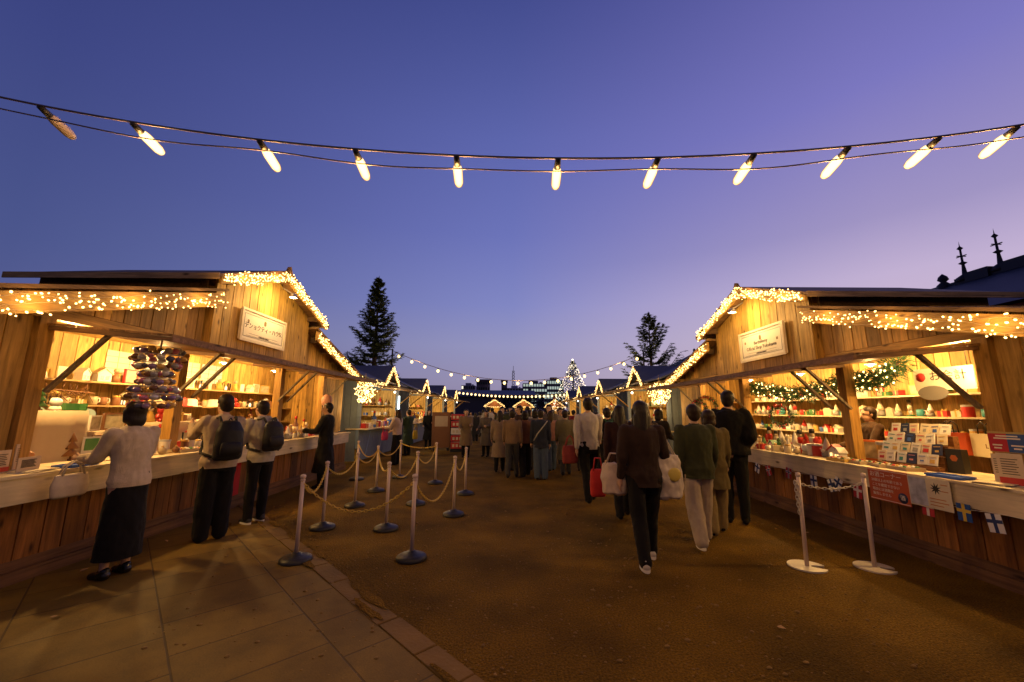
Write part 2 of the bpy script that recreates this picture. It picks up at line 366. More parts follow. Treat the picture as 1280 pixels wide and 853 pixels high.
# ------------------------------------------------------------------ the two near stalls
YC = 7.0; WALL = 4.5; SHZ = (1.20, 1.53, 1.86); SHD = 1.44; ZR = .935
def zl(s): return 2.36+.295*(3.83-abs(s))         # centre line of the lower bargeboard
def zu(s): return 3.92-.35*abs(s)                 # centre line of the raised gable's bargeboard
def planks(mb, s0, s1, zb, ztop, y0, t=.03, wd=.17, gap=.012, rnd=random):
    s = s0
    while s < s1-.01:
        ww = min(wd*rnd.uniform(.8, 1.2), s1-s)
        if s1-s-ww < .04: ww = s1-s
        a, b = s+gap/2, s+ww-gap/2; j = rnd.uniform(0, .005)
        za = zb(s) if callable(zb) else zb
        poly = [(a, za), (b, za), (b, ztop(b) if callable(ztop) else ztop), (a, ztop(a) if callable(ztop) else ztop)]
        mb.prism(poly, y0-t-j, y0-j, 'Y'); s += ww
def stall(side, label):
    rz = R(90) if side < 0 else R(-90); f = -side       # local x = f * (y - YC)
    t = thing('market_stall', label, 'market stall', (side*WALL, YC, 0), rz, 'large timber market stalls')
    if side > 0: t.scale = (1, 1, ZR)
    FX = lambda s: f*s
    ns, fs = FX(-3.7), FX(3.7)                           # near end, far end in local x
    def bx(mb, sa, sb, ya, yb, za, zb): mb.b2((FX(sa), ya, za), (FX(sb), yb, zb))
    # floor skid and low plank wall under the counter
    m = MB(); bx(m, -3.75, 3.75, -.20, .02, .0, .11); bx(m, -3.72, 3.72, -.175, -.03, .112, .20); m.build('skid_beam', wood('dirty skid timber', (.22,.11,.05), 'X'), t)
    m = MB(); planks(m, -3.7, 3.7, .2, .96, -.14, wd=.2); m.build('lower_wall', WL, t)
    # counter
    m = MB(); bx(m, -3.95, 3.35, -.42, .42, .93, .955); m.build('counter_top', WHITEW, t)
    m = MB(); bx(m, -3.93, 3.3, -.40, -.375, .715, .928); m.build('counter_apron', WHITEW, t)
    for s in (-2.6, -.8, 1.2, 3.28): m = MB(); m.prism([(-.372, .926), (-.372, .88), (-.176, .70), (-.176, .926)], FX(s)-.02, FX(s)+.02, 'X'); m.build('counter_bracket', WHITEW, t)
    # corner panels and posts
    m = MB(); planks(m, min(FX(-3.7), FX(-3.34)), max(FX(-3.7), FX(-3.34)), .962, 2.45, .03, wd=.19); m.build('wall_panel', WZ, t)
    m = MB(); planks(m, min(FX(2.55), FX(3.7)), max(FX(2.55), FX(3.7)), .962, 2.3, .03, wd=.17); m.build('wall_panel', WZ, t)
    for i, s in enumerate((-3.27, -1.62, .75, 2.5)):
        m = MB(); bx(m, s-.065, s+.065, -.06, .07, .957, 2.36); m.build('post', WP, t)
    m = MB(); bx(m, -3.7, 3.7, -.03, .06, 2.365, 2.47); m.build('lintel', WX, t)
    # gable boards, the middle ones stand proud
    m = MB(); planks(m, -3.85, -1.36, 2.475, lambda s: zl(s)+.12, .0, wd=.17); m.build('gable_boards', WZ, t)
    m = MB(); planks(m, 1.36, 3.85, 2.475, lambda s: zl(s)+.12, .0, wd=.17); m.build('gable_boards', WZ, t)
    m = MB(); planks(m, -1.35, 1.35, 2.40, lambda s: zu(s)-.02, -.11, t=.035, wd=.21); m.build('raised_gable', wood('pale gable planks', (.62,.39,.10), 'Z', rnd=.28), t)
    for a_, b_ in ((-1.348, -1.30), (1.30, 1.348)):
        m = MB(); bx(m, a_, b_, -.108, 0, 2.4, 3.3); m.build('raised_gable_side', WZ, t)
    # roof
    for sg in (-1, 1):
        m = MB()
        p = [(sg*4.05, zl(4.05)+.125), (sg*1.36, zl(1.36)+.125), (sg*1.36, zl(1.36)+.165), (sg*4.05, zl(4.05)+.165)]
        m.prism(p, -.34, 2.5, 'Y'); m.build('roof_slope', WD, t)
        m = MB(); p = [(sg*4.12, zl(4.12)-.10), (sg*1.4, zl(1.4)-.10), (sg*1.4, zl(1.4)+.10), (sg*4.12, zl(4.12)+.10)]
        m.prism(p, -.325, -.285, 'Y'); m.build('bargeboard', WX, t)
        for k in range(5):
            s = 1.7+k*.52; m = MB(); m.b2((sg*s-.03, -.27, zl(s)-.03), (sg*s+.03, -.04, zl(s)+.09)); m.build('rafter', WDY, t)
        m = MB(); m.prism([(-.02, zl(1.36)+.17), (2.45, zl(1.36)+.17), (2.45, zu(1.36)-.0), (-.02, zu(1.36)-.0)], sg*1.35, sg*1.38, 'X'); m.build('raised_side_wall', WD, t)
        m = MB(); p = [(0, zu(0)+.06), (sg*1.68, zu(1.68)+.0), (sg*1.68, zu(1.68)+.045), (0, zu(0)+.105)]
        m.prism(p, -.42, 2.6, 'Y'); m.build('raised_roof_slope', wood('raised roof boards', (.34,.19,.08), 'Y'), t)
        m = MB(); m.b2((sg*1.682, -.42, zu(1.68)-.035), (sg*1.70, 2.6, zu(1.68)+.05)); m.build('eave_board', wood('eave boards', (.60,.42,.22), 'Y'), t)
        m = MB(); p = [(0, zu(0)-.11), (sg*1.62, zu(1.62)-.11), (sg*1.62, zu(1.62)-.004), (0, zu(0)+.055)]
        m.prism(p, -.405, -.37, 'Y'); m.build('raised_bargeboard', WX, t)
        m = MB()
        m.b2((sg*1.28-.03, -.36, zu(1.28)-.12), (sg*1.28+.03, -.15, zu(1.28)-.02)); m.build('purlin', WDY, t)
    m = MB(); m.prism([(-.06, 3.99), (.06, 3.99), (0, 4.10)], -.43, -.36, 'Y'); m.build('ridge_point', WX, t)
    # shell: back and end walls, ceiling, floor
    m = MB(); planks(m, -3.7, 3.7, .15, lambda s: zl(s)+.18, 1.62, wd=.2); m.build('back_wall', WI, t)
    for e in (-3.7, 3.7):
        m = MB()
        y = .06
        while y < 1.5: m.b2((e-.015, y+.004, .15), (e+.015, min(y+.18, 1.58)-.004, 2.6)); y += .18
        m.build('end_wall', WI if e == 0 else WZ, t)
    m = MB(); m.b2((-3.66, -.1, .13), (3.66, 1.58, .16)); m.build('stall_floor', WDY, t)
    m = MB(); m.b2((-3.68, .07, 2.52), (3.68, 1.57, 2.55)); m.build('ceiling', WI, t)
    # flap propped open over the counter
    m = MB(); a, b = FX(-3.28), FX(2.55); lo, hi = min(a, b), max(a, b)
    zi, zo = 2.29, 2.18; yi, yo = -.05, -1.28
    nb = 8
    for k in range(nb):
        u0, u1 = k/nb, (k+1)/nb-.004
        y0, z0, y1, z1 = yi+(yo-yi)*u0, zi+(zo-zi)*u0, yi+(yo-yi)*u1, zi+(zo-zi)*u1
        m.prism([(y0, z0), (y1, z1), (y1, z1+.022), (y0, z0+.022)], lo, hi, 'X')
    m.build('awning_flap', wood('flap boards', (.42,.22,.08), 'X'), t)
    m = MB()
    for s in (-3.25, -1.7, -.2, 1.3, 2.5):
        m.bar((FX(s), yi-.02, zi-.024), (FX(s), yo+.03, zo-.020), .045, .04)
    m.bar((lo, yo+.015, zo-.024), (hi, yo+.015, zo-.024), .03, .045)
    m.build('flap_frame', wood('flap battens', (.30,.16,.07), 'Y'), t)
    for s in (-3.2, -1.75, -1.45, .6, .9, 2.4):
        m = MB(); m.bar((FX(s), -.085, 1.66), (FX(s), -.62, 2.235), .045, .028); m.build('strut', wood('grey strut', (.26,.20,.13), 'Z'), t)
    # inner shelves along the back wall and a step behind the counter
    m = MB()
    for z in SHZ: bx(m, -3.55, 3.6, SHD-.14, SHD+.14, z, z+.025)
    m.build('shelf', WHITEW if side > 0 else wood('shelf pine', (.6,.4,.18), 'X'), t)
    return t
stallL = stall(-1, 'long timber stall with white katakana sign, left side of the market aisle')
stallR = stall(1, 'long timber stall with fir garland and small flags, right of the market aisle')

def place(side, y, dep, z):     # dep = distance behind (+) or in front (-) of the stall's wall plane
    return (side*(WALL+dep), y, z*(ZR if side > 0 and y < 11 else 1))
def face(side): return R(90) if side < 0 else R(-90)

# signs on the raised gables
INK = mat('sign ink', (.05,.035,.02), .6, var=0)
SIGNW = mat('cream sign board', (.80,.74,.60), .55, var=.04)
def gsign(side, label, rows):
    t = thing('shop_sign', label, 'sign', place(side, 6.78, -.19, 2.86), face(side), 'signs on the gables')
    m = MB(); m.rbox((0, 0, 0), (1.24, .03, .50), .008); m.build('board', SIGNW, t)
    m = MB()
    for a, b in (((-.62, .25), (.62, .25)), ((-.62, -.25), (.62, -.25))): m.b2((a[0], -.032, a[1]-.02), (b[0], -.012, b[1]+.02))
    for x in (-.60, .60): m.b2((x-.02, -.033, -.229), (x+.02, -.013, .229))
    m.build('frame', mat('sign frame', (.70,.60,.42), .5), t)
    m = MB()
    for z in (.185, -.185): m.b2((-.54, -.0185, z-.0025), (.54, -.0160, z+.0025))
    for x in (-.54, .54): m.b2((x-.0025, -.0185, -.182), (x+.0025, -.0160, .182))
    m.b2((-.40, -.0182, -.130), (.40, -.0160, -.127)); m.b2((-.46, -.0182, -.168), (.46, -.0160, -.165))
    m.build('ruled_lines', INK, t)
    m = MB(); m.prism([(.035*math.cos(R(a))*(1.0 if i % 2 else .75), .11+.045*math.sin(R(a))) for i, a in enumerate(range(0, 360, 30))], -.0195, -.016, 'Y')
    m.build('emblem', mat('emblem ink', (.22,.16,.05), .5, var=0), t)
    for x, z in ((-.44, .07), (.44, .02)):
        m = MB(); m.prism([(x+.022*math.cos(R(a)), z+(.035 if i % 2 else .02)*math.sin(R(a))) for i, a in enumerate(range(0, 360, 45))], -.0195, -.016, 'Y')
        m.build('crest', mat('crest ink', (.30,.22,.10), .5, var=0), t)
    for s, sz, z in rows: text('lettering', s, sz, INK, t, (0, -.0165, z))
    return t
gsign(-1, 'white framed sign with one line of katakana on the left gable', [('デンョクティ・ハウス', .105, -.005), ('CHRISTMAS MARKET', .030, -.150)])
gsign(1, 'cream framed sign with two lines of roman lettering on the right gable', [('Barthélemy', .082, .035), ('Official Shop Yokohama', .085, -.055), ('CHRISTMAS MARKET', .030, -.150)])
# floodlights under the raised gables, lighting the signs
def flood(side, label):
    t = thing('floodlight', label, 'floodlight', place(side, 6.86, -.60, 3.52), face(side), 'floodlights over the signs')
    m = MB(); m.bar((0, .20, .13), (0, 0, .01), .02, .02); m.build('bracket', mat('lamp grey metal', (.35,.35,.36), .4, .6), t)
    m = MB(); m.lathe([(.03, .03), (.055, .0), (.07, -.05), (.066, -.05)], n=14); m.build('housing', MATS['lamp grey metal'], t)
    m = MB(); m.lathe([(.0, -.046), (.06, -.044), (.06, -.040), (.0, -.040)], n=14); m.build('lens', emat('lamp lens', (1,.8,.5), 12), t)
    l = bpy.data.lights.new('sign_light', 'POINT'); l.energy = 52; l.color = (1, .62, .22); l.shadow_soft_size = .05
    o = bpy.data.objects.new('sign_light', l); COL.objects.link(o); o.parent = t; o.location = (0, 0, -.11)
    o.rotation_euler = (R(10), 0, 0)
    return t
flood(-1, 'small floodlight above the katakana sign'); flood(1, 'small floodlight above the roman lettered sign')
# lamps inside the stalls
def inner_lamp(side, y, dep, z, watts, label, col=(1, .58, .19)):
    t = thing('pendant_lamp', label, 'pendant lamp', place(side, y, dep, z), face(side), 'lamps hanging inside the stalls')
    m = MB(); m.tube([(0,0,2.515-z), (0,0,.07)], .005, 6); m.build('cord', named('black'), t)
    m = MB(); m.lathe([(.012, .075), (.02, .07), (.075, .015), (.072, .012), (.02, .062)], n=14); m.build('shade', mat('lamp shade enamel', (.6,.55,.45), .4), t)
    m = MB(); m.ball((0, 0, .012), .032, 10); m.build('bulb', emat('lamp bulb', (1,.74,.4), 25), t)
    point('bulb_light', (0, 0, -.035), watts, .05, col, t)
ILW = 112
for i, (side, ys) in enumerate(((-1, (4.2, 5.9, 7.3, 8.8)), (1, (4.15, 5.8, 7.3, 8.8)))):
    for j, y in enumerate(ys):
        inner_lamp(side, y, .75 if j % 2 else (.25 if j == 0 else .8), 2.34, ILW, 'small enamel pendant lamp inside the %s stall, %s from its near end' % (('left', 'right')[i], ('first', 'second', 'third', 'fourth')[j]))

# ------------------------------------------------------------------ fairy lights
bulb_me = {}
def bulb_mesh(r, m):
    k = (r, m.name)
    if k not in bulb_me:
        b = MB(); b.lathe([(0, -r*1.25), (r*.75, -r*.7), (r, 0), (r*.6, r*.9), (0, r*1.2)], n=6, smooth=True); me = b.mesh('bulb'); me.materials.append(m); bulb_me[k] = me
    return bulb_me[k]
WIREM = mat('fairy wire', (.55,.42,.22), .5, var=0)
def garland(label, path, hgt, n, loc=(0,0,0), rz=0, group='fairy light garlands', r=.0086, parts=True, depth=.05, m=None, watts=0, rnd=None):
    rnd = rnd or random.Random(hash(label) % 9999 if False else len(label)*37+n)
    m = m or BULB
    t = thing('light_garland', label, 'fairy lights', loc, rz, group)
    P = [Vector(p) for p in path]
    seg = [(P[i+1]-P[i]).length for i in range(len(P)-1)]; tot = sum(seg)
    def at(u):
        d = u*tot
        for i, q in enumerate(seg):
            if d <= q or i == len(seg)-1: return P[i].lerp(P[i+1], min(1, d/q)), i
            d -= q
    w = MB(); rest = MB(); cnt = 0
    for k in range(3):
        pts = []
        for j in range(int(tot/.07)+2):
            u = j/(int(tot/.07)+1); p, _ = at(u)
            pts.append(p+Vector((0, -.01*k, (k-1)*hgt*.33-.045*abs(math.sin(u*tot*2.6+k*1.1))+.02+rnd.uniform(-.008, .008))))
        w.tube(pts, .0035, 4, cap=False)
    for k in range(n):
        u = (k+rnd.random())/n; p, _ = at(u)
        kq = rnd.choice((0, 1, 2)); base = p+Vector((0, -.01, (kq-1)*hgt*.33-.045*abs(math.sin(u*tot*2.6+kq*1.1))+.02+rnd.uniform(-.012, .012)))
        d = Vector((rnd.uniform(-1, 1), rnd.uniform(-1, .1)*.7, rnd.uniform(-1.2, .9))).normalized()*rnd.uniform(.02, .055)
        q = base+d; q.y = min(q.y, p.y-.006)
        w.tube([base, q], .002, 3, cap=False)
        if parts and cnt < 100:
            o = bpy.data.objects.new('bulb', bulb_mesh(r, m)); COL.objects.link(o); o.parent = t; o.location = q
            o.rotation_euler = (rnd.uniform(-1, 1), rnd.uniform(-1, 1), 0); o.scale = [rnd.uniform(.75, 1.25)]*3
            cnt += 1
        else: rest.ball(q, r*rnd.uniform(.8, 1.15), 5)
    w.build('wire', WIREM, t, fix=False)
    if rest.v:
        o = rest.build('bulb', m, t, fix=False)
        if parts: o['kind'] = 'stuff'
    if watts:
        nn = max(2, int(tot/.8))
        for k in range(nn):
            p, _ = at((k+.5)/nn); point('garland_light', (p.x, p.y-.1, p.z-.02), watts/nn, .12, (1, .52, .15), t)
    return t
for side, nm in ((-1, 'left'), (1, 'right')):
    f = -side; rz = face(side); loc = (side*WALL, YC, 0)
    t0 = garland('fairy lights along the near lower eave board of the %s stall' % nm, [(f*-4.1, -.335, zl(4.1)), (f*-1.42, -.335, zl(1.42))], .17, 165, loc, rz, watts=14); GS = [t0]
    t0 = garland('fairy lights up the near slope of the %s raised gable' % nm, [(f*-1.60, -.415, zu(1.6)-.02), (0, -.415, zu(0)-.02)], .16, 210, loc, rz, watts=12); GS.append(t0)
    t0 = garland('fairy lights down the far slope of the %s raised gable' % nm, [(0, -.415, zu(0)-.02), (f*1.60, -.415, zu(1.6)-.02)], .15, 240, loc, rz, watts=12); GS.append(t0)
    t0 = garland('fairy lights along the far lower eave board of the %s stall' % nm, [(f*1.42, -.335, zl(1.42)), (f*4.1, -.335, zl(4.1))], .17, 270, loc, rz, watts=14); GS.append(t0)
    if side > 0:
        for g_ in GS: g_.scale = (1, 1, ZR)

# ------------------------------------------------------------------ smaller stalls further down the aisle
ROOFB = mat('blue grey roof felt', (.13,.15,.21), .75, bump=.2)
def hut(side, y, label, lit=26, col=(1, .66, .28), half=1.95, x=None):
    x = x or WALL
    t = thing('small_market_stall', label, 'market stall', (side*x, y, 0), face(side), 'small gabled stalls down the aisle')
    f = -side; H = half
    m = MB(); planks(m, -H, H, .05, .93, 0, wd=.16); m.build('counter_front', GREYB, t)
    m = MB(); m.b2((-H-.05, -.30, .94), (H+.05, .35, .975)); m.build('counter_top', WHITEW, t)
    m = MB()
    for k in range(3): m.bar((-H+.6+k*1.3, -.035, .12), (-H+.95+k*1.3, -.035, .85), .03, .02)
    m.build('brace', mat('pale blue trim', (.25,.35,.5), .5), t)
    for e in (-H, H):
        m = MB(); m.b2((e-.05, -.05, .98), (e+.05, .05, 2.28)); m.build('post', mat('steel blue post', (.16,.21,.30), .5), t)
    for e in (-H, H):
        m = MB(); yy = .06
        while yy < 2.3: m.b2((e-.02, yy+.004, .05), (e+.02, yy+.196, 2.3)); yy += .2
        m.build('side_wall', GREYB, t)
    for e in (-H+.035, H-.035):
        m = MB(); m.b2((e-.01, .06, .98), (e+.01, 2.2, 2.28)); m.build('inner_lining', WI, t)
    m = MB(); planks(m, -H, H, .05, 2.4, 2.3, wd=.2); m.build('back_wall', WI, t)
    m = MB(); m.b2((-H, 1.95, 1.35), (H, 2.25, 1.38)); m.b2((-H, 1.95, 1.75), (H, 2.25, 1.78)); m.build('shelf', WHITEW, t)
    m = MB(); m.b2((-H, -.06, 2.285), (H, .06, 2.42)); m.build('lintel', WX, t)
    # main roof: ridge along the aisle; cross gable at the front
    for sg in (-1, 1):
        m = MB(); yr = 1.2
        p = [(yr, 3.02), (yr+sg*1.5, 2.42), (yr+sg*1.5, 2.46), (yr, 3.07)]
        m.prism(p, -H-.25, H+.25, 'X'); m.build('roof_slope', ROOFB, t)
    for e in (-H, H):
        m = MB(); m.prism([(0, 2.3), (2.3, 2.3), (2.3, 2.56), (1.2, 3.0), (.0, 2.5)], e-.02, e+.02, 'X'); m.build('gable_end', GREYB, t)
    for sg in (-1, 1):
        m = MB(); m.prism([(0, 3.0), (sg*.85, 2.40), (sg*.85, 2.44), (0, 3.05)], -.36, 1.15, 'Y'); m.build('dormer_roof', ROOFB, t)
        m = MB(); m.prism([(0, 2.9), (sg*.85, 2.30), (sg*.85, 2.395), (0, 2.995)], -.35, -.32, 'Y'); m.build('bargeboard', WX, t)
    m = MB(); m.prism([(-.75, 2.425), (.75, 2.425), (0, 2.93)], -.15, -.12, 'Y'); m.build('dormer_front', wood('dark dormer boards', (.12,.06,.03), 'Z'), t)
    # awning flap
    m = MB(); m.prism([(-.07, 2.27), (-1.2, 2.16), (-1.2, 2.19), (-.07, 2.30)], -H, H, 'X'); m.build('awning_flap', wood('flap boards far', (.30,.17,.07), 'X'), t)
    for e in (-H+.1, H-.1):
        m = MB(); m.bar((e, -.06, 1.7), (e, -.65, 2.19), .04, .03); m.build('strut', WP, t)
    m = MB(); m.ball((0, .5, 2.14), .05, 8); m.build('bulb', emat('stall bulb', (1,.8,.55), 12), t)
    point('bulb_light', (0, .5, 2.05), lit, .08, col, t)
    m = MB(); m.ball((0, -.45, 2.13), .035, 8); m.build('bulb', MATS['stall bulb'], t)  # extra bulb added under the flap to brighten its underside
    point('bulb_light', (0, -.45, 2.06), 16, .05, (1, .55, .17), t)  # light of the added bulb under the flap
    return t
far_spots = [(-1, 13.9), (-1, 19.4), (-1, 24.6), (-1, 29.8), (1, 13.5), (1, 19.0), (1, 24.6), (1, 29.8)]
onm = ['first', 'second', 'third', 'fourth']
for i, (sd, y) in enumerate(far_spots):
    s_ = ('left', 'right')[sd > 0]
    hut(sd, y, 'small blue grey gabled stall, %s of the %s row beyond the timber stall' % (onm[i % 4], s_), lit=(110, 130, 130, 130)[i % 4], col=(1,.74,.42) if i == 0 else (1,.64,.26))
    loc = (sd*WALL, y, 0)
    garland('fairy lights on the pointed gable of the %s small stall on the %s' % (onm[i % 4], s_), [(-.86, -.36, 2.32), (0, -.36, 2.98), (.86, -.36, 2.32)], .14, (150, 95, 60, 45)[i % 4], loc, face(sd), 'fairy lights on the small stalls', r=(.013, .017, .02, .023)[i % 4], parts=False, watts=12, m=BULBFAR)
    garland('fairy lights along the eaves of the %s small stall on the %s' % (onm[i % 4], s_), [(-2.1, -.4, 2.30), (-.9, -.4, 2.33), ], .12, (50, 30, 20, 14)[i % 4], loc, face(sd), 'fairy lights on the small stalls', r=(.013, .017, .02, .023)[i % 4], parts=False, m=BULBFAR)
# dense bunches of fairy lights hung at the corner between the timber stall and the first small stall
for sd, y in ((-1, 11.25), (1, 11.2)):
    t = thing('light_bunch', 'dense hanging bunch of fairy lights at the far corner of the %s timber stall' % ('left', 'right')[sd > 0], 'fairy lights', (sd*4.12, y, 2.02), 0, 'hanging bunches of lights')
    w_ = MB(); rr = random.Random(5)
    bb = MB()
    for k in range(230):
        a, rad, z = rr.uniform(0, 2*PI), .34*math.sqrt(rr.random()), rr.uniform(-.30, .28)
        rad *= 1-.5*abs(z)/.3
        q = (rad*math.cos(a), rad*math.sin(a), z)
        if k < 100:
            o = bpy.data.objects.new('bulb', bulb_mesh(.012, BULB)); COL.objects.link(o); o.parent = t; o.location = q
        else: bb.ball(q, .012, 5)
        if k % 6 == 0: w_.tube([(0, 0, .36), q], .002, 3, cap=False)
    w_.tube([(0,0,.30), (0,0,.52)], .006, 5)
    w_.build('wire', WIREM, t, fix=False); o = bb.build('bulb', BULB, t, fix=False); o['kind'] = 'stuff'
    point('bunch_light', (0, 0, -.42), 18, .15, (1, .6, .2), t)

# ------------------------------------------------------------------ festoon strings
CABLE = mat('black cable', (.30,.23,.21), .5, var=0)
SOCK = mat('bulb socket', (.03,.03,.03), .4, var=0)
def bulbmat(name, core, edge, es):
    m = bpy.data.materials.new(name); m.use_nodes = True; nt = m.node_tree; nt.nodes.clear()
    o = nt.nodes.new('ShaderNodeOutputMaterial'); e = nt.nodes.new('ShaderNodeEmission'); e.inputs[1].default_value = es
    lw = nt.nodes.new('ShaderNodeLayerWeight'); lw.inputs[0].default_value = .35; cr = nt.nodes.new('ShaderNodeValToRGB')
    cr.color_ramp.elements[0].position = .22; cr.color_ramp.elements[0].color = core+(1,); cr.color_ramp.elements[1].position = .66; cr.color_ramp.elements[1].color = (edge[0]*.22, edge[1]*.16, edge[2]*.12, 1)
    nt.links.new(lw.outputs['Facing'], cr.inputs[0]); nt.links.new(cr.outputs[0], e.inputs[0])
    nt.links.new(e.outputs[0], o.inputs[0]); MATS[name] = m; return m
NEARB = bulbmat('large glowing bulb glass', (1., .75, .33), (1,.5,.12), 2.9)
def catenary(a, b, sag, n):
    a = Vector(a); b = Vector(b)
    return [a.lerp(b, i/n)-Vector((0, 0, sag*4*(i/n)*(1-i/n))) for i in range(n+1)]
t = thing('festoon_string', 'nearest string of large glowing bulbs overhead, strung across the sky', 'string lights', (0, 0, 0), 0, 'festoon strings across the aisle')
def zw(x): return 3.026+.0315*x*x-.0227*x            # sag of the near cable
YW = 2.2
for dz in (0, ):
    pts = [(x/10, YW, zw(x/10)) for x in range(-52, 53)]
    m = MB(); m.tube(pts, .0065, 6); m.build('cable', CABLE, t)
    m = MB(); m.tube([(p[0], p[1]+.05+.012*math.sin(p[0]*5), p[2]-.055+.01*math.sin(p[0]*3.1)) for p in pts], .0045, 6); m.build('cable', CABLE, t)
bx_ = [(-2.96, 0), (-2.36, 1), (-1.56, 1), (-.965, 1), (-.345, 1), (.275, 1), (.885, 1), (1.475, 1), (2.06, 1), (2.63, 1), (3.13, 1)]
for i, (x, lit) in enumerate(bx_):
    z = zw(x); d = Vector((random.uniform(-.05, .05), .95, -.24-.05*random.random())).normalized(); p = Vector((x, YW+.012, z-.012))
    s_ = MB(); s_.tube([p-d*.015, p+d*.05], [.017, .021], 10); so_ = s_.build('socket', SOCK, t)
    q = MB(); L0 = [p+d*u for u in (.045, .06, .085, .13, .175, .205, .218)]
    q.tube(L0, [.017, .025, .030, .030, .030, .023, .008], 14)
    bo = q.build('bulb', NEARB if lit else mat('unlit clear bulb glass', (.55,.46,.46), .25, var=0, spec=.6), t)
    bo['label'] = 'glowing bulb' if lit else 'unlit clear bulb'
    if lit: point('bulb_light', tuple(p+d*.12+Vector((0,0,-.05))), 14, .05, (1, .50, .14), t)
def festoon(label, a, b, sag, n, r, watts=0, skip=0):
    t = thing('festoon_string', label, 'string lights', a, 0, 'festoon strings across the aisle'); A = Vector(a)
    pts = [p-A for p in catenary(a, b, sag, 40)]
    m = MB(); m.tube(pts, max(.008, r*.2), 5); m.build('cable', CABLE, t)
    for i in range(n):
        u = (i+.5)/n; p = Vector(a).lerp(Vector(b), u)-A; p.z -= sag*4*u*(1-u)
        s_ = MB(); s_.tube([(0,0,0), (0,0,-.06)], [.018, .022], 6); so_ = s_.build('socket', SOCK, t, loc=p)
        q = MB(); q.ball((0, 0, -.06-r*1.0), r, 10, (1, 1, 1.15)); q.build('bulb', emat('festoon bulb', (1,.68,.27), 3.6, False), t, loc=p)
    return t
festoon('middle string of glowing bulbs drooping between the two fir trees', (-5.0, 16.5, 3.98), (5.5, 16.5, 3.92), 1.20, 19, .058)
for k in range(5): u = (k+.5)/5; point('bulb_light', (-5.0+10.5*u, 16.45, 3.85-1.2*4*u*(1-u)), 16, .1, (1, .6, .22), None).name = 'festoon_light'
festoon('farthest string of many small bulbs low over the crowd', (-5.6, 36, 3.35), (5.6, 36, 3.2), .35, 31, .085)
for (x, y, z, l) in ((-5.0, 16.5, 4.05, 'left'), (5.5, 16.5, 4.0, 'right')):
    m = MB(); m.tube([(0,0,0), (0,0,z)], .035, 8); tag(m.build('light_pole', mat('dark pole', (.05,.05,.05), .5), loc=(x, y, 0)), 'thin dark pole carrying the %s end of the middle bulb string' % l, 'pole')
# ------------------------------------------------------------------ stanchions and chains
STP = mat('white plastic tube', (.66,.52,.44), .45, var=.04)
RUB = mat('black rubber', (.022,.022,.022), .45, bump=.2, bscale=30)
YCH = mat('yellow plastic chain', (.62,.42,.05), .4, var=.1)
WCH = mat('white plastic chain', (.66,.60,.48), .4)
def stanchion(x, y, label, lean=(0, 0)):
    t = thing('stanchion', label, 'barrier post', (x, y, 0), random.uniform(0, 3), 'white barrier posts with black rubber feet')
    m = MB(); m.lathe([(.155, 0), (.158, .012), (.15, .035), (.115, .052), (.06, .062), (.034, .085), (.0, .085)], n=20); m.build('rubber_foot', RUB, t)
    m = MB(); m.tube([(0,0,.06), (lean[0], lean[1], .775)], .020, 12); m.build('pole', STP, t)
    m = MB(); m.lathe([(.012, .772), (.024, .776), (.024, .79), (.014, .795), (.024, .80), (.030, .815), (.026, .832), (.0, .843)], n=12); m.build('cap', STP, t)
    return t
ST = [(-2.17,4.34),(-2.43,5.47),(-2.48,6.67),(-3.40,9.13),(-2.55,7.88),(-2.53,9.4),(-1.6,5.43),(-1.02,4.41),(-1.55,6.83),(-1.59,8.72),(-.84,6.16),(-.84,7.65)]
SN = ['nearest post of the yellow chain barrier, beside the pavement edge', 'second post of the left row of the yellow chain barrier', 'third post of the left row of the yellow chain barrier',
      'post of the chain barrier farthest over towards the left stall', 'fourth post of the left row of the yellow chain barrier', 'farthest post in the left row, in front of the far crowd',
      'post in the middle row nearest the camera, left of two looped chains', 'front post on the gravel where two yellow chains meet', 'second post in the middle row, behind the front gravel post',
      'farthest post of the middle row of the chain barrier', 'near post of the right row of the yellow chain barrier', 'far post of the right row of the yellow chain barrier']
for (x, y), l in zip(ST, SN): stanchion(x, y, l)
def chain(a, b, sag, label, m, zt=.765, pitch=.034, wr=.0042, group='yellow plastic chains'):
    A = Vector((a[0], a[1], zt)); B = Vector((b[0], b[1], zt)); L_ = (B-A).length
    pts = [A.lerp(B, i/60)-Vector((0,0,sag*4*(i/60)*(1-i/60))) for i in range(61)]
    tot = sum((pts[i+1]-pts[i]).length for i in range(60)); n = int(tot/pitch); q = MB()
    acc = 0; i = 0; k = 0
    hor = (B-A).normalized(); side_ = hor.cross(Vector((0,0,1))).normalized()
    for k in range(n+1):
        d = k*tot/n
        while i < 59 and acc+(pts[i+1]-pts[i]).length < d: acc += (pts[i+1]-pts[i]).length; i += 1
        sl_ = (pts[i+1]-pts[i]); p = pts[i]+sl_.normalized()*(d-acc); tan = sl_.normalized(); up = side_.cross(tan)
        w = side_ if k % 2 else up
        ring = [p-A+tan*(pitch*.72*math.cos(2*PI*j/10))+w*(.011*math.sin(2*PI*j/10)) for j in range(10)]
        ring.append(ring[0]); q.tube(ring, wr, 4, cap=False)
    return tag(q.build('chain', m, loc=A), label, 'chain', group)
def ring_at(i, k=0): return ST[i]
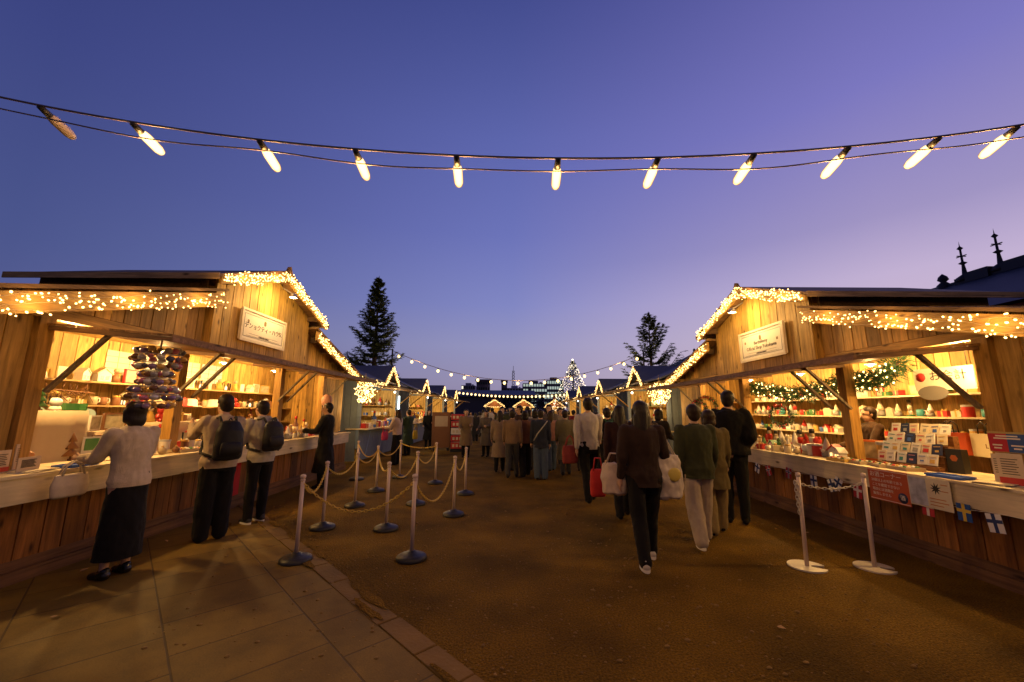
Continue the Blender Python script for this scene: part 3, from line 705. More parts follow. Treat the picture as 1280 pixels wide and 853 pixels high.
for i, j, sg, l in ((0, 7, .30, 'long yellow chain sagging between the two front posts'), (0, 1, .20, 'yellow chain from the nearest post back along the pavement'),
                    (1, 2, .17, 'yellow chain between the second and third posts of the left row'), (2, 4, .16, 'yellow chain between the third and fourth posts of the left row'),
                    (3, 4, .20, 'yellow chain running out to the post near the left stall'), (4, 5, .18, 'yellow chain between the last two posts of the left row'), (5, 9, .07, 'taut yellow chain across the far end of the barrier'),
                    (6, 8, .22, 'yellow chain between the two near posts of the middle row'), (8, 9, .22, 'yellow chain between the two far posts of the middle row'),
                    (6, 4, .18, 'yellow chain from the middle row across to the left row'), (7, 10, .36, 'yellow chain hanging deep between the front gravel post and the right row'), (10, 11, .22, 'yellow chain between the two posts of the right row')):
    chain(ST[i], ST[j], sg, l, YCH)
def disc_post(x, y, label, rz):
    t = thing('stanchion', label, 'barrier post', (x, y, 0), rz, 'white posts with flat disc feet')
    m = MB(); poly = []
    for k in range(40):
        a = 2*PI*k/40; poly.append((.165*math.cos(a), .165*math.sin(a)))
    # a slot runs in from the rim to the middle
    poly = [p for p in poly if not (p[0] < 0 and abs(p[1]) < .03)]
    i0 = [i for i in range(len(poly)) if poly[i][0] < 0 and poly[i][1] > 0][-1]
    poly = poly[:i0+1]+[(-.04, .022), (-.04, -.022)]+poly[i0+1:]
    m.prism(poly, .002, .016, 'Z'); m.build('disc_foot', mat('white enamel disc', (.62,.56,.44), .4), t)
    m = MB(); m.tube([(0,0,.014), (-.012, 0, .86)], .019, 12); m.build('pole', STP, t)
    m = MB(); m.lathe([(.018, .858), (.024, .862), (.024, .875), (.02, .895), (.0, .902)], (-.012, 0, 0), n=12); m.build('cap', STP, t)
    return t
disc_post(2.92, 4.25, 'white post on a flat slotted disc with chain wound down it, by the right stall', R(160))
disc_post(3.57, 4.23, 'plain white post on a flat slotted disc, nearer the right stall counter', R(150))
chain((2.91, 4.25), (3.56, 4.23), .06, 'white plastic chain slung between the two disc footed posts', WCH, zt=.80, group='white plastic chains')
chain((2.885, 4.235), (2.9, 4.22), .30, 'loose end of white chain hanging down the post', WCH, zt=.80, group='white plastic chains')

# ------------------------------------------------------------------ people
HAIRS = {}
def hairmat(n, c): return mat('hair '+n, c, .5, spec=.25, var=.5, scale=40, stretch=(1,1,.15), bump=.25, bscale=90)
BLACKH = hairmat('black', (.018,.013,.011)); BROWNH = hairmat('brown', (.026,.014,.009))
SKIN = mat('skin', (.50,.30,.20), .5, var=.05); EYE = mat('eye', (.03,.02,.02), .2, var=0); LIP = mat('lip', (.42,.16,.13), .45, var=0)
def fabric(n, c, r=.85, b=.35): return mat('cloth '+n, c, r, spec=.18, var=.10, scale=25, bump=b, bscale=160, sheen=.04)
def remesh(mb, vox, smooth=4, fac=.5, cut=None, wrinkle=0, seed=0, decim=0):
    me = mb.mesh('tmp'); o = bpy.data.objects.new('tmp', me)
    r = o.modifiers.new('r', 'REMESH'); r.mode = 'VOXEL'; r.voxel_size = vox; r.use_smooth_shade = True
    s = o.modifiers.new('s', 'SMOOTH'); s.iterations = smooth; s.factor = fac
    out = evaluated(o)
    bpy.data.objects.remove(o)
    bm = bmesh.new(); bm.from_mesh(out)
    if wrinkle:
        off = Vector((seed*3.7, seed*1.3, 0))
        bm.normal_update()
        mv = [(v, v.normal.copy()) for v in bm.verts]
        for v, nn in mv:
            p = v.co
            k = noise.noise(Vector((p.x*9, p.y*9, p.z*4.5))+off)*.65+noise.noise(Vector((p.x*22, p.y*22, p.z*13))+off)*.35
            v.co = p+nn*k*wrinkle
    if cut:
        for co_, no_ in cut:
            bmesh.ops.bisect_plane(bm, geom=bm.verts[:]+bm.edges[:]+bm.faces[:], plane_co=co_, plane_no=no_, clear_outer=True)
    for f in bm.faces: f.smooth = True
    bm.to_mesh(out); bm.free()
    return out
def mkobj(name, me, mats, parent):
    me.materials.clear()
    for m in (mats if isinstance(mats, (list, tuple)) else [mats]): me.materials.append(m)
    me.name = name; o = bpy.data.objects.new(name, me); COL.objects.link(o); o.parent = parent; return o
def person(label, loc, head=0, H=1.65, top=None, legs=None, style='jacket', hem=None, pants='trousers', hair='short', hairm=None, shoes=None,
           stride=.0, arms=((-.1, .15), (.1, .15)), lean=0, turn=0, look=0, vox=.011, wide=1., group=None, hood=False, collar=None, fat=1.):
    """local frame: the figure faces +Y, its right hand is at +X. arms: per side (swing forward of upper arm, bend of forearm, out) in radians"""
    k = H/1.70
    t = thing('person', label, 'person', (loc[0], loc[1], 0), head, group)
    V_ = lambda x, y, z: (x*k, y*k, z*k)
    hz = .90
    def lp(x, y, z):           # lean the trunk forward about the hips
        a = lean; dz = z-hz
        return V_(x, y+dz*math.sin(a), hz+dz*math.cos(a))
    # legs
    J = {}
    for s in (-1, 1):
        a = stride*s; hipx = .09*s
        kn = (hipx*1.0, .42*math.sin(a)+.02, hz-.42*math.cos(a)); b = a-(.35*abs(stride)+(.5*abs(stride) if a < 0 else 0))
        if not stride: b = a
        an = (hipx*1.02, kn[1]-.0+.41*math.sin(b)-.01, kn[2]-.40*math.cos(b))
        J[s] = [(hipx, 0, hz), kn, an]
    low = min(J[-1][2][2], J[1][2][2])-.075
    for s in J: J[s] = [J[s][0], (J[s][1][0], J[s][1][1], J[s][1][2]-low*.5), (J[s][2][0], J[s][2][1], J[s][2][2]-low)]
    A = {}
    for s, ar in zip((-1, 1), arms):
        sw, bd = ar[0], ar[1]; out = ar[2] if len(ar) > 2 else .12; inw = ar[3] if len(ar) > 3 else 0
        sh = (.178*s, 0, 1.385)
        el = (sh[0]+.28*math.sin(out)*s, sh[1]+.28*math.sin(sw)*math.cos(out), sh[2]-.28*math.cos(sw)*math.cos(out))
        q = sw+bd
        wr = (el[0]+.24*math.sin(out*.4-inw)*s, el[1]+.24*math.sin(q)*math.cos(inw), el[2]-.24*math.cos(q)*math.cos(inw))
        A[s] = [sh, el, wr]
    # body: one continuous skin
    b = MB()
    def trunk(mb, g=0, z0=.84, flare=0, top_=1.445):
        rr = [(.84, .150, .105), (.92, .162, .115), (1.02, .138, .098), (1.12, .138, .10), (1.25, .158, .112), (1.34, .172, .108), (1.40, .160, .092), (1.435, .11, .072), (1.455, .065, .055)]
        rings = []
        for z, rx, ry in rr:
            if z < z0: continue
            rings.append((lp(0, .0, z), (rx*fat+g)*k, (ry*fat+g)*k))
        if z0 < .84:
            ex = []
            n_ = max(1, int((.84-z0)/.1))
            for i in range(n_, 0, -1):
                z = .84-(.84-z0)*i/n_; fl = flare*(.84-z)/.84
                c = V_(0, 0, z) if z < hz else lp(0, 0, z)
                ex.append((c, (.158*fat+g+fl)*k, (.118*fat+g+fl)*k))
            rings = ex+rings
        mb.loft(rings, 20)
    trunk(b)
    hd = lp(0, .015, 1.0); hc = lp(0, .02, 1.585)
    b.cone2(lp(0, -.005, 1.42), .055*k, lp(0, .005, 1.52), .050*k)
    la = look
    def hp(x, y, z):            # head frame, turned by look and tipped with the lean
        c, s_ = math.cos(la), math.sin(la); p = (x*c-y*s_, x*s_+y*c, z)
        return lp(p[0], .02+p[1], 1.585+p[2])
    b.ball(hp(0, -.008, .035), .088*k, 18, (.87, 1.08, 1.0)); b.ball(hp(0, .018, -.038), .068*k, 16, (.85, .98, 1.05)); b.ball(hp(0, .045, -.083), .030*k, 10, (1.1, .9, .8))
    b.cone2(hp(0, .085, .012), .010*k, hp(0, .103, -.022), .015*k, 8)
    b.cone2(hp(-.032, .082, .030), .011*k, hp(.032, .082, .030), .011*k, 8)
    b.cone2(hp(-.018, .083, -.055), .009*k, hp(.018, .083, -.055), .009*k, 8)
    for s in (-1, 1): b.ball(hp(s*.079, -.005, 0), .026*k, 8, (.35, .7, 1.1))
    for s in (-1, 1):
        sh, el, wr = A[s]
        P_ = [lp(*q) for q in (sh, el, wr)]
        b.cone2(P_[0], .050*k, P_[1], .040*k); b.cone2(P_[1], .039*k, P_[2], .026*k)
        d = (Vector(P_[2])-Vector(P_[1])).normalized(); w_ = Vector((s, 0, 0)); w_ = (w_-d*w_.dot(d)).normalized(); n_ = d.cross(w_)
        W = Vector(P_[2]); palm = W+d*.045*k
        b.cone2(W+d*.01*k, .024*k, palm+d*.02*k, .030*k, 10)
        fwd = n_ if n_.y > 0 else -n_
        for i, (o_, ln) in enumerate(((-.028, .062), (-.0095, .072), (.0095, .068), (.028, .052))):
            r0 = palm+d*.03*k+fwd*o_*k*(1); m1 = r0+d*ln*.55*k-w_*s*0; cu = -w_*.018*k
            m2 = m1+d*ln*.42*k+cu
            b.cone2(r0, .0100*k, m1, .0088*k, 8); b.cone2(m1, .0088*k, m2, .0072*k, 8)
        th = W+d*.02*k+fwd*.026*k
        b.cone2(th, .0115*k, th+(d*.035+fwd*.022)*k, .010*k, 8); b.cone2(th+(d*.035+fwd*.022)*k, .010*k, th+(d*.062+fwd*.024-w_*.01)*k, .008*k, 8)
    for s in (-1, 1):
        h_, kn, an = [V_(*q) for q in J[s]]
        b.cone2((h_[0], h_[1], h_[2]-.02*k), .082*k, kn, .056*k); b.cone2(kn, .054*k, an, .034*k)
        b.cone2((an[0], an[1]-.02*k, an[2]-.035*k), .032*k, (an[0], an[1]+.12*k, an[2]-.045*k), .026*k)
    me = remesh(b, vox*.85*k, 3, .45)
    body = mkobj('body', me, [SKIN, EYE, LIP], t)
    eyes = [Vector(hp(s*.031, .088, .012)) for s in (-1, 1)]; mouth = Vector(hp(0, .09, -.055))
    for f in me.polygons:
        c = f.center
        if min((c-e).length for e in eyes) < .0125*k: f.material_index = 1
        elif (Vector((c.x, c.y, (c.z-mouth.z)*2.2+mouth.z))-mouth).length < .022*k: f.material_index = 2
    # legs' clothing
    SEED = random.random()*10
    if pants in ('trousers', 'wide'):
        m = MB(); wd = 1.0 if pants == 'trousers' else 1.35
        for s in (-1, 1):
            h_, kn, an = [V_(*q) for q in J[s]]
            m.cone2((h_[0], h_[1], h_[2]-.03*k), .098*k*wide, kn, .074*wd*k*wide); m.cone2(kn, .074*wd*k*wide, (an[0], an[1], an[2]+.0*k), .060*wd*k*wide)
        m.loft([(V_(0, 0, .80), .165*k*wide, .115*k*wide), (V_(0, 0, .90), .176*k, .124*k), (V_(0, 0, .98), .162*k, .115*k), (V_(0, 0, 1.0), .15*k, .105*k)], 18)
        me = remesh(m, vox*1.2*k, 3, .5, wrinkle=.018*k, seed=SEED, cut=None)
        bm = bmesh.new(); bm.from_mesh(me); mn = min(J[-1][2][2], J[1][2][2])
        bmesh.ops.bisect_plane(bm, geom=bm.verts[:]+bm.edges[:]+bm.faces[:], plane_co=(0,0,(mn-.045)*k), plane_no=(0,0,-1), clear_outer=True); bm.to_mesh(me); bm.free()
        mkobj('trousers', me, legs, t)
    elif pants == 'skirt':
        m = MB(); m.loft([(V_(0, 0, .16), .21*k*wide, .17*k*wide), (V_(0, 0, .3), .20*k*wide, .165*k*wide), (V_(0, 0, .6), .18*k, .145*k), (V_(0, 0, .85), .172*k, .125*k), (V_(0, 0, 1.0), .145*k, .105*k)], 22)
        me = remesh(m, vox*1.3*k, 3, .5, wrinkle=.022*k, seed=SEED, cut=[((0,0,.19*k), (0,0,-1))]); mkobj('skirt', me, legs, t)
    # shoes
    m = MB()
    for s in (-1, 1):
        an = V_(*J[s][2]); m = MB()
        pitch = .25 if (stride and s*stride < 0) else 0
        m.cone2((an[0], an[1]-.035*k, an[2]-.028*k), .040*k, (an[0]+.006*s, an[1]+.13*k, an[2]-.045*k-pitch*.0), .034*k, 12)
        m.cone2((an[0], an[1]-.02*k, an[2]+.01*k), .040*k, (an[0], an[1]+.04*k, an[2]-.02*k), .038*k, 12)
        me = remesh(m, .0085*k, 3, .5, cut=[((0, 0, an[2]-.072*k), (0, 0, -1))]); mkobj('shoe', me, shoes or named('black'), t)
        if shoes is not None and shoes.name.endswith('sneaker'):
            q = MB(); n_ = 16; pr = [(an[0]+.047*k*math.cos(2*PI*i/n_), an[1]+.045*k+.125*k*math.sin(2*PI*i/n_)) for i in range(n_)]
            q.prism(pr, an[2]-.0735*k, an[2]-.048*k, 'Z'); q.build('shoe_sole', named('white'), t)
    # top
    g = {'jacket': .030, 'shirt': .018, 'coat': .036, 'sweater': .028, 'puffer': .045}[style]
    hem = hem if hem is not None else {'jacket': .86, 'shirt': .88, 'coat': .42, 'sweater': .90, 'puffer': .82}[style]
    m = MB(); trunk(m, g, hem-.06, .10 if style == 'coat' else .05)
    m.loft([(lp(0, -.004, 1.40), .10*k, .085*k), (lp(0, -.002, 1.45), .074*k, .070*k), (lp(0, 0, 1.475 if not collar else 1.50), .066*k, .064*k)], 14)
    for s in (-1, 1):
        sh, el, wr = [lp(*q) for q in A[s]]
        wr2 = Vector(el).lerp(Vector(wr), .93)
        m.cone2(sh, (.060+g*.55)*k, el, (.046+g*.55)*k); m.cone2(el, (.046+g*.55)*k, wr2, (.034+g*.45)*k)
        if style in ('puffer',): m.cone2(sh, .09*k, el, .078*k)
    me = remesh(m, vox*1.15*k, 3, .5, wrinkle=(.023 if style != 'puffer' else .028)*k, seed=SEED+2, cut=[((0, 0, hem*k), (0, 0, -1))])
    nm = {'jacket': 'jacket', 'shirt': 'shirt', 'coat': 'coat', 'sweater': 'sweater', 'puffer': 'jacket'}[style]
    mkobj(nm, me, top, t)
    if hood:
        m = MB(); m.cone2(lp(-.07, -.055, 1.45), .045*k, lp(.07, -.055, 1.45), .045*k); m.cone2(lp(0, -.07, 1.45), .05*k, lp(0, -.085, 1.40), .045*k)
        m.cone2(lp(-.07, -.055, 1.45), .032*k, lp(-.055, .05, 1.44), .022*k); m.cone2(lp(.07, -.055, 1.45), .032*k, lp(.055, .05, 1.44), .022*k)
        mkobj('hood', remesh(m, vox*k, 3, .5, wrinkle=.006*k, seed=SEED), top, t)
    # hair
    hairm = hairm or BLACKH; m = MB()
    m.ball(hp(0, -.022, .045), .099*k, 18, (.90, 1.02, .98))
    m.ball(hp(0, -.05, -.005), .080*k, 14, (.98, .75, 1.1))
    if hair == 'bob': m.ball(hp(0, -.045, -.055), .085*k, 14, (1.05, .75, 1.05)); [m.cone2(hp(s*.078, -.005, .03), .025*k, hp(s*.078, -.005, -.07), .022*k, 8) for s in (-1, 1)]
    if hair == 'long':
        m.cone2(hp(0, -.055, 0), .080*k, hp(0, -.095, -.26), .060*k); m.cone2(hp(.045, -.06, -.05), .05*k, hp(.05, -.085, -.30), .036*k); m.cone2(hp(-.045, -.06, -.05), .05*k, hp(-.05, -.085, -.29), .036*k)
        [m.cone2(hp(s*.075, 0, .03), .026*k, hp(s*.08, 0, -.12), .02*k, 8) for s in (-1, 1)]
    if hair == 'ponytail': m.cone2(hp(0, -.105, .02), .026*k, hp(0, -.13, -.14), .020*k, 8); m.ball(hp(0, -.10, .03), .03*k, 8)
    if hair == 'bun': m.ball(hp(0, -.095, .075), .042*k, 10)
    if hair != 'cap':
        me = remesh(m, .0095*k, 2, .5, wrinkle=.007*k, seed=SEED)
        # clear the face
        bm = bmesh.new(); bm.from_mesh(me)
        dead = []
        fc = Vector(hp(0, .10, -.04)); dn = (Vector(hp(0, 1, 0))-Vector(hp(0, 0, 0))).normalized()
        for v in bm.verts:
            q = v.co-Vector(hp(0, 0, 0)); y_ = q.dot(dn); z_ = v.co.z-hc[2]
            if y_ > .030*k and z_ < .058*k: dead.append(v)
        bmesh.ops.delete(bm, geom=dead, context='VERTS'); bm.to_mesh(me); bm.free()
        mkobj('hair', me, hairm, t)
    t['_h'] = 1; del t['_h']
    return t, dict(k=k, lp=lp, A=A, J=J)
def local_pt(t, info, p):
    q = Vector(info['lp'](*p)); return Matrix.Rotation(t.rotation_euler.z, 4, 'Z') @ q + t.location
def backpack(t, info, label, m, w=.30, h=.44, z=1.17):
    k = info['k']; o = thing('backpack', label, 'backpack', local_pt(t, info, (0, -.155, z-h/2)), t.rotation_euler.z, None)
    q = MB(); q.loft([((0, -.085*k, -.0), w*.42*k, .055*k), ((0, -.095*k, .03*k), w*.5*k, .085*k), ((0, -.095*k, .18*k), w*.52*k, .10*k), ((0, -.08*k, .34*k), w*.48*k, .085*k), ((0, -.065*k, h*k), w*.34*k, .055*k), ((0, -.06*k, (h+.02)*k), w*.2*k, .03*k)], 20)
    me = remesh(q, .012, 2, .5, wrinkle=.008, seed=3); mkobj('bag_body', me, m, o)
    q = MB(); q.loft([((0, -.185*k, .06*k), w*.34*k, .022*k), ((0, -.195*k, .10*k), w*.38*k, .03*k), ((0, -.19*k, .19*k), w*.36*k, .028*k), ((0, -.18*k, .21*k), w*.3*k, .015*k)], 16); q.build('front_pocket', m, o)
    for s in (-1, 1):
        q = MB(); q.tube([(s*.07*k, -.045*k, (h-.03)*k), (s*.085*k, .03*k, (h+.06)*k), (s*.10*k, .15*k, (h+.035)*k), (s*.115*k, .285*k, (h-.09)*k), (s*.15*k, .29*k, (h-.22)*k), (s*.20*k, .16*k, (h-.36)*k), (s*.13*k, -.04*k, (h-.40)*k)], .0165*k, 6); q.build('strap', m, o)
    q = MB(); q.tube([(-.03*k, -.06*k, h*k), (0, -.065*k, (h+.05)*k), (.03*k, -.06*k, h*k)], .008, 6); q.build('handle', m, o)
    return o
def shoulder_bag(loc, rz, label, cat, m, w, h, d, strap, handle_m=None, flat=False, mark=None, name='tote_bag', sag=.01):
    """bag hanging with its opening at loc; strap = list of local points above"""
    o = thing(name, label, cat, loc, rz)
    q = MB(); q.loft([((0, 0, -h), w*.40, d*.55), ((0, 0, -h*.93), w*.48, d*.95), ((0, 0, -h*.5), w*.52, d*1.0), ((0, 0, -h*.1), w*.47, d*.6), ((0, 0, 0), w*.45, d*.42)], 20)
    me = remesh(q, .012, 2, .5, wrinkle=sag, seed=len(label)); mkobj('bag_body', me, m, o)
    for s in (-1, 1):
        q = MB(); q.tube([(p[0], p[1]+s*.018, p[2]) for p in strap], .008, 6); q.build('strap', handle_m or m, o)
    if mark:
        q = MB(); q.ball((w*.08, -d*1.02, -h*.42), .07, 12, (1.1, .18, 1)); q.build('printed_patch', mark, o)
    return o
BLK = fabric('black', (.0075,.007,.0075)); CREAMF = fabric('cream wool', (.62,.50,.34), .95, .6); BEIGE = fabric('beige sweatshirt', (.42,.33,.23)); GREYF = fabric('grey hoodie', (.38,.34,.29))
NAVY = fabric('navy', (.02,.025,.045)); JEANS = fabric('jeans', (.07,.10,.17)); OLIVE = fabric('olive', (.045,.05,.022)); TAN = fabric('tan coat', (.20,.14,.085)); BROWN = fabric('brown', (.06,.033,.02))
CHAR = fabric('charcoal', (.045,.043,.045)); WHITEF = fabric('white shirt', (.50,.45,.42)); STONE = fabric('stone trousers', (.42,.34,.25)); BURG = fabric('burgundy', (.14,.02,.025)); GREYC = fabric('grey coat', (.12,.10,.085))
SNK = mat('black sneaker', (.02,.02,.022), .6); WSNK = mat('pale sneaker', (.55,.5,.42), .6)
# woman in the cream sweater at the left counter
p, i = person('woman in a fluffy cream sweater and long black skirt leaning to the left counter', (-3.60, 3.93), R(78), 1.56, CREAMF, BLK, 'sweater', .87, 'skirt', 'bob', BLACKH, mat('black patent leather', (.01,.01,.01), .15, var=0), arms=((.55, 1.0, .1, .1), (.55, .95, .25, -.1)), lean=.10, vox=.0085, wide=.95)
h = local_pt(p, i, (-.27, .26, 1.04))
shoulder_bag((-3.93, 3.72, .93), R(80), 'cream leather handbag hanging from the arm of the woman in the cream sweater', 'handbag', fabric('cream leather', (.60,.50,.36), .5, .1), .27, .20, .05, [(-.08, 0, -.01), (-.06, 0, .07), (0, 0, .11), (.06, 0, .07), (.08, 0, -.01)], name='handbag', sag=.004)
# two with backpacks
p, i = person('person in a beige sweatshirt and wide black trousers with a black backpack', (-3.50, 4.95), R(52), 1.67, BEIGE, BLK, 'sweater', .84, 'wide', 'short', BLACKH, BLK, arms=((.9, 1.2, .2, .2), (.9, 1.1, .2, .2)), lean=.05, look=.3, vox=.009, fat=1.08)
backpack(p, i, 'black backpack with a long loose strap, worn over the beige sweatshirt', fabric('black nylon', (.012,.012,.014), .5, .2), z=1.16)
p, i = person('person in a pale grey hoodie and black trousers, second at the left counter', (-3.47, 5.72), R(62), 1.62, GREYF, BLK, 'jacket', .84, 'trousers', 'short', BLACKH, SNK, arms=((.3, 1.1, .15, .2), (.15, .5, .1)), lean=.14, look=.2, vox=.009, hood=True)
backpack(p, i, 'dark backpack worn high over the grey hoodie', fabric('charcoal nylon', (.02,.019,.022), .55, .2), z=1.2, w=.28, h=.40)
p, i = person('person in a long black coat standing at the far end of the left counter', (-3.72, 8.2), R(96), 1.63, BLK, BLK, 'coat', .32, 'trousers', 'short', BLACKH, BLK, arms=((.5, 1.1, .1, .15), (.4, 1.1, .15, .1)), look=.25, vox=.011, hood=False)
q = MB(); 
# middle of the aisle
p, i = person('man in a white shirt and black trousers walking away down the aisle', (1.33, 7.05), R(2), 1.72, WHITEF, BLK, 'shirt', .86, 'trousers', 'short', BLACKH, BLK, stride=.28, arms=((-.3, .3), (.35, .35)), vox=.011)
shoulder_bag((1.0, 7.0, .93), R(20), 'dull red cloth bag carried by the man in the white shirt', 'bag', fabric('dull red', (.32,.06,.05)), .30, .30, .06, [(-.09, 0, -.01), (-.05, 0, .12), (0, 0, .17), (.05, 0, .12), (.09, 0, -.01)], name='cloth_bag')
p, i = person('long haired woman in dark clothes walking away with a big white bag', (1.37, 4.30), R(-6), 1.60, fabric('dark brown knit', (.035,.02,.015)), BLK, 'jacket', .80, 'trousers', 'long', BLACKH, WSNK, stride=.30, arms=((-.15, .3, .2), (.25, .9, .25)), vox=.009, wide=1.08)
shoulder_bag((1.63, 4.38, 1.05), R(12), 'large crumpled white shopping bag with a yellow patch on the long haired woman', 'shopping bag', fabric('white plastic', (.62,.54,.42), .5, .2), .36, .44, .11, [(-.12, 0, -.02), (-.09, .0, .15), (-.14, -.02, .28), (-.08, -.02, .30), (.02, 0, .15), (.12, 0, -.02)], mark=mat('yellow print', (.60,.48,.10), .5), sag=.045)
shoulder_bag((1.10, 4.42, .96), R(-25), 'smaller white bag on the left arm of the long haired woman', 'shopping bag', fabric('white paper bag', (.60,.48,.38), .6, .2), .28, .32, .08, [(-.09, 0, -.02), (-.04, 0, .10), (.04, .0, .10), (.09, 0, -.02)], sag=.035)
shoulder_bag((.98, 4.70, .86), R(-10), 'bright red paper bag beside the long haired woman', 'paper bag', fabric('bright red', (.50,.03,.03), .6, .2), .18, .30, .05, [(-.05, 0, -.02), (-.03, 0, .12), (.03, .0, .12), (.05, 0, -.02)], name='paper_bag', sag=.006)
p, i = person('man in an olive jacket and cream trousers walking away near the right stall', (2.20, 4.90), R(-8), 1.58, OLIVE, STONE, 'jacket', .80, 'wide', 'short', BROWNH, WSNK, stride=.26, arms=((-.2, .3, .15), (.2, .4, .2)), vox=.010, fat=1.1)
p, i = person('tall man in a black jacket standing at the right counter by the wreaths', (3.10, 5.78), R(-30), 1.79, BLK, BLK, 'puffer', .88, 'trousers', 'short', BLACKH, BLK, arms=((-.2, .3, .2), (-.3, .9, .2, .5)), vox=.0105, fat=1.12)
p, i = person('woman in a dark brown coat with reddish hair behind the olive jacket', (2.05, 6.25), R(15), 1.56, fabric('umber coat', (.05,.03,.015)), OLIVE, 'coat', .5, 'trousers', 'long', hairmat('auburn', (.06,.014,.007)), BLK, arms=((.3, .9, .1), (-.1, .3)), vox=.012)
p, i = person('person in a khaki coat between the olive jacket and the black jacket', (2.60, 5.35), R(-15), 1.52, fabric('khaki coat', (.12,.09,.035)), fabric('khaki trousers', (.22,.16,.07)), 'coat', .62, 'wide', 'bob', BROWNH, BLK, stride=.18, arms=((-.1, .3, .1), (.2, .3)), vox=.012)
p, i = person('woman with long black hair in a black top in the middle distance', (1.62, 6.1), R(-3), 1.58, fabric('maroon black', (.03,.012,.012)), BLK, 'jacket', .82, 'trousers', 'long', BLACKH, BLK, stride=.2, arms=((-.1, .3), (.1, .3)), vox=.012)
p, i = person('person in black with a green backpack beyond the white shirted man', (1.95, 8.3), R(5), 1.56, BLK, BLK, 'puffer', .84, 'trousers', 'short', BLACKH, BLK, stride=.2, arms=((-.1, .3), (.1, .3)), vox=.013)
backpack(p, i, 'dark green backpack on the person in black', fabric('green nylon', (.03,.09,.03), .6), z=1.2)
p, i = person('person in a navy jacket with a crossbody strap and blue jeans, mid aisle', (.66, 9.25), R(3), 1.53, NAVY, JEANS, 'jacket', .78, 'wide', 'short', BLACKH, BLK, arms=((.1, .3), (-.1, .3)), vox=.013)
o = MB(); o.tube([(.14,-.12,1.29),(.05,-.16,1.18),(-.10,-.165,1.0),(-.17,-.12,.86)], .012, 6); tag(o.build('crossbody_strap', fabric('grey strap', (.35,.33,.31)), loc=(.66, 9.25, 0), rot=(0,0,R(3))), 'pale strap across the back of the navy jacket', 'bag strap')
M = [((.02, 9.5), -5, 1.52, fabric('taupe jacket', (.17,.11,.07)), CHAR, 'jacket', 'trousers', 'short', 'person in a taupe jacket and charcoal trousers, left of the middle of the aisle'),
     ((.32, 9.7), 8, 1.50, fabric('rust brown jacket', (.16,.07,.04)), BLK, 'jacket', 'wide', 'bob', 'person in a rust brown jacket beside the navy jacketed person'),
     ((-.30, 10.4), 2, 1.50, fabric('mushroom coat', (.24,.18,.13)), BLK, 'coat', 'trousers', 'long', 'long haired person in a mushroom coat walking away past the barrier'),
     ((1.30, 9.9), -4, 1.52, fabric('grey green coat', (.14,.12,.07)), CHAR, 'coat', 'trousers', 'short', 'person in a grey green long coat right of the navy jacket'),
     ((1.02, 10.6), 6, 1.50, fabric('dusty pink jacket', (.30,.15,.12)), JEANS, 'jacket', 'wide', 'long', 'long haired person in a dusty pink jacket mid aisle'),
     ((2.42, 9.3), -8, 1.56, CHAR, BLK, 'puffer', 'trousers', 'short', 'person in a charcoal padded jacket towards the right row of stalls'),
     ((-1.52, 13.6), 185, 1.55, TAN, BLK, 'coat', 'trousers', 'short', 'person in a long tan coat standing beyond the chain barrier, looking back'),
     ((-.86, 13.8), 160, 1.50, GREYC, BLK, 'coat', 'trousers', 'bob', 'person in a long grey coat beside the tan coat'),
     ((-3.25, 11.6), 75, 1.52, fabric('pale pink jumper', (.50,.38,.32)), BLK, 'sweater', 'wide', 'long', 'long haired woman in a pale pink jumper at the first small stall on the left'),
     ((-3.55, 14.0), 60, 1.52, fabric('dark green coat', (.03,.05,.035)), BLK, 'coat', 'trousers', 'short', 'person in a dark green coat with a yellow bag at the left small stalls'),
     ((-3.30, 16.2), 190, 1.54, BLK, BLK, 'coat', 'trousers', 'long', 'long haired person all in black facing back up the left side'),
     ((4.02, 12.9), 40, 1.62, fabric('orange cream jacket', (.60,.42,.24)), JEANS, 'jacket', 'trousers', 'bun', 'woman in a cream jacket and jeans with hair up at the first right small stall'),
     ((3.05, 8.4), -60, 1.54, fabric('black wool', (.02,.016,.014)), BLK, 'coat', 'trousers', 'bob', 'short haired person in a black wool coat at the far end of the right counter')]
for (x, y), hd, H, tp, lg, st, pn, hr, lb in M:
    person(lb, (x, y), R(hd), H, tp, lg, st, None, pn, hr, BLACKH if 'pink' not in lb else BROWNH, BLK, stride=.2 if abs(hd) < 20 else 0, arms=((.1, .4), (-.1, .35)) if abs(hd) < 20 else ((.5, 1.1, .1, .2), (.3, .9, .1)), vox=.014)
shoulder_bag((-3.55, 11.45, .92), R(70), 'bright pink shoulder bag on the woman in the pale pink jumper', 'shoulder bag', fabric('hot pink', (.55,.06,.14)), .26, .24, .06, [(-.09, 0, -.01), (-.05, 0, .25), (0, 0, .38), (.05, 0, .25), (.09, 0, -.01)], name='shoulder_bag')
shoulder_bag((-3.25, 13.8, .85), R(70), 'yellow tote bag carried by the person in the dark green coat', 'tote bag', fabric('mustard', (.45,.32,.03)), .26, .30, .06, [(-.09, 0, -.01), (-.05, 0, .15), (0, 0, .2), (.05, 0, .15), (.09, 0, -.01)])
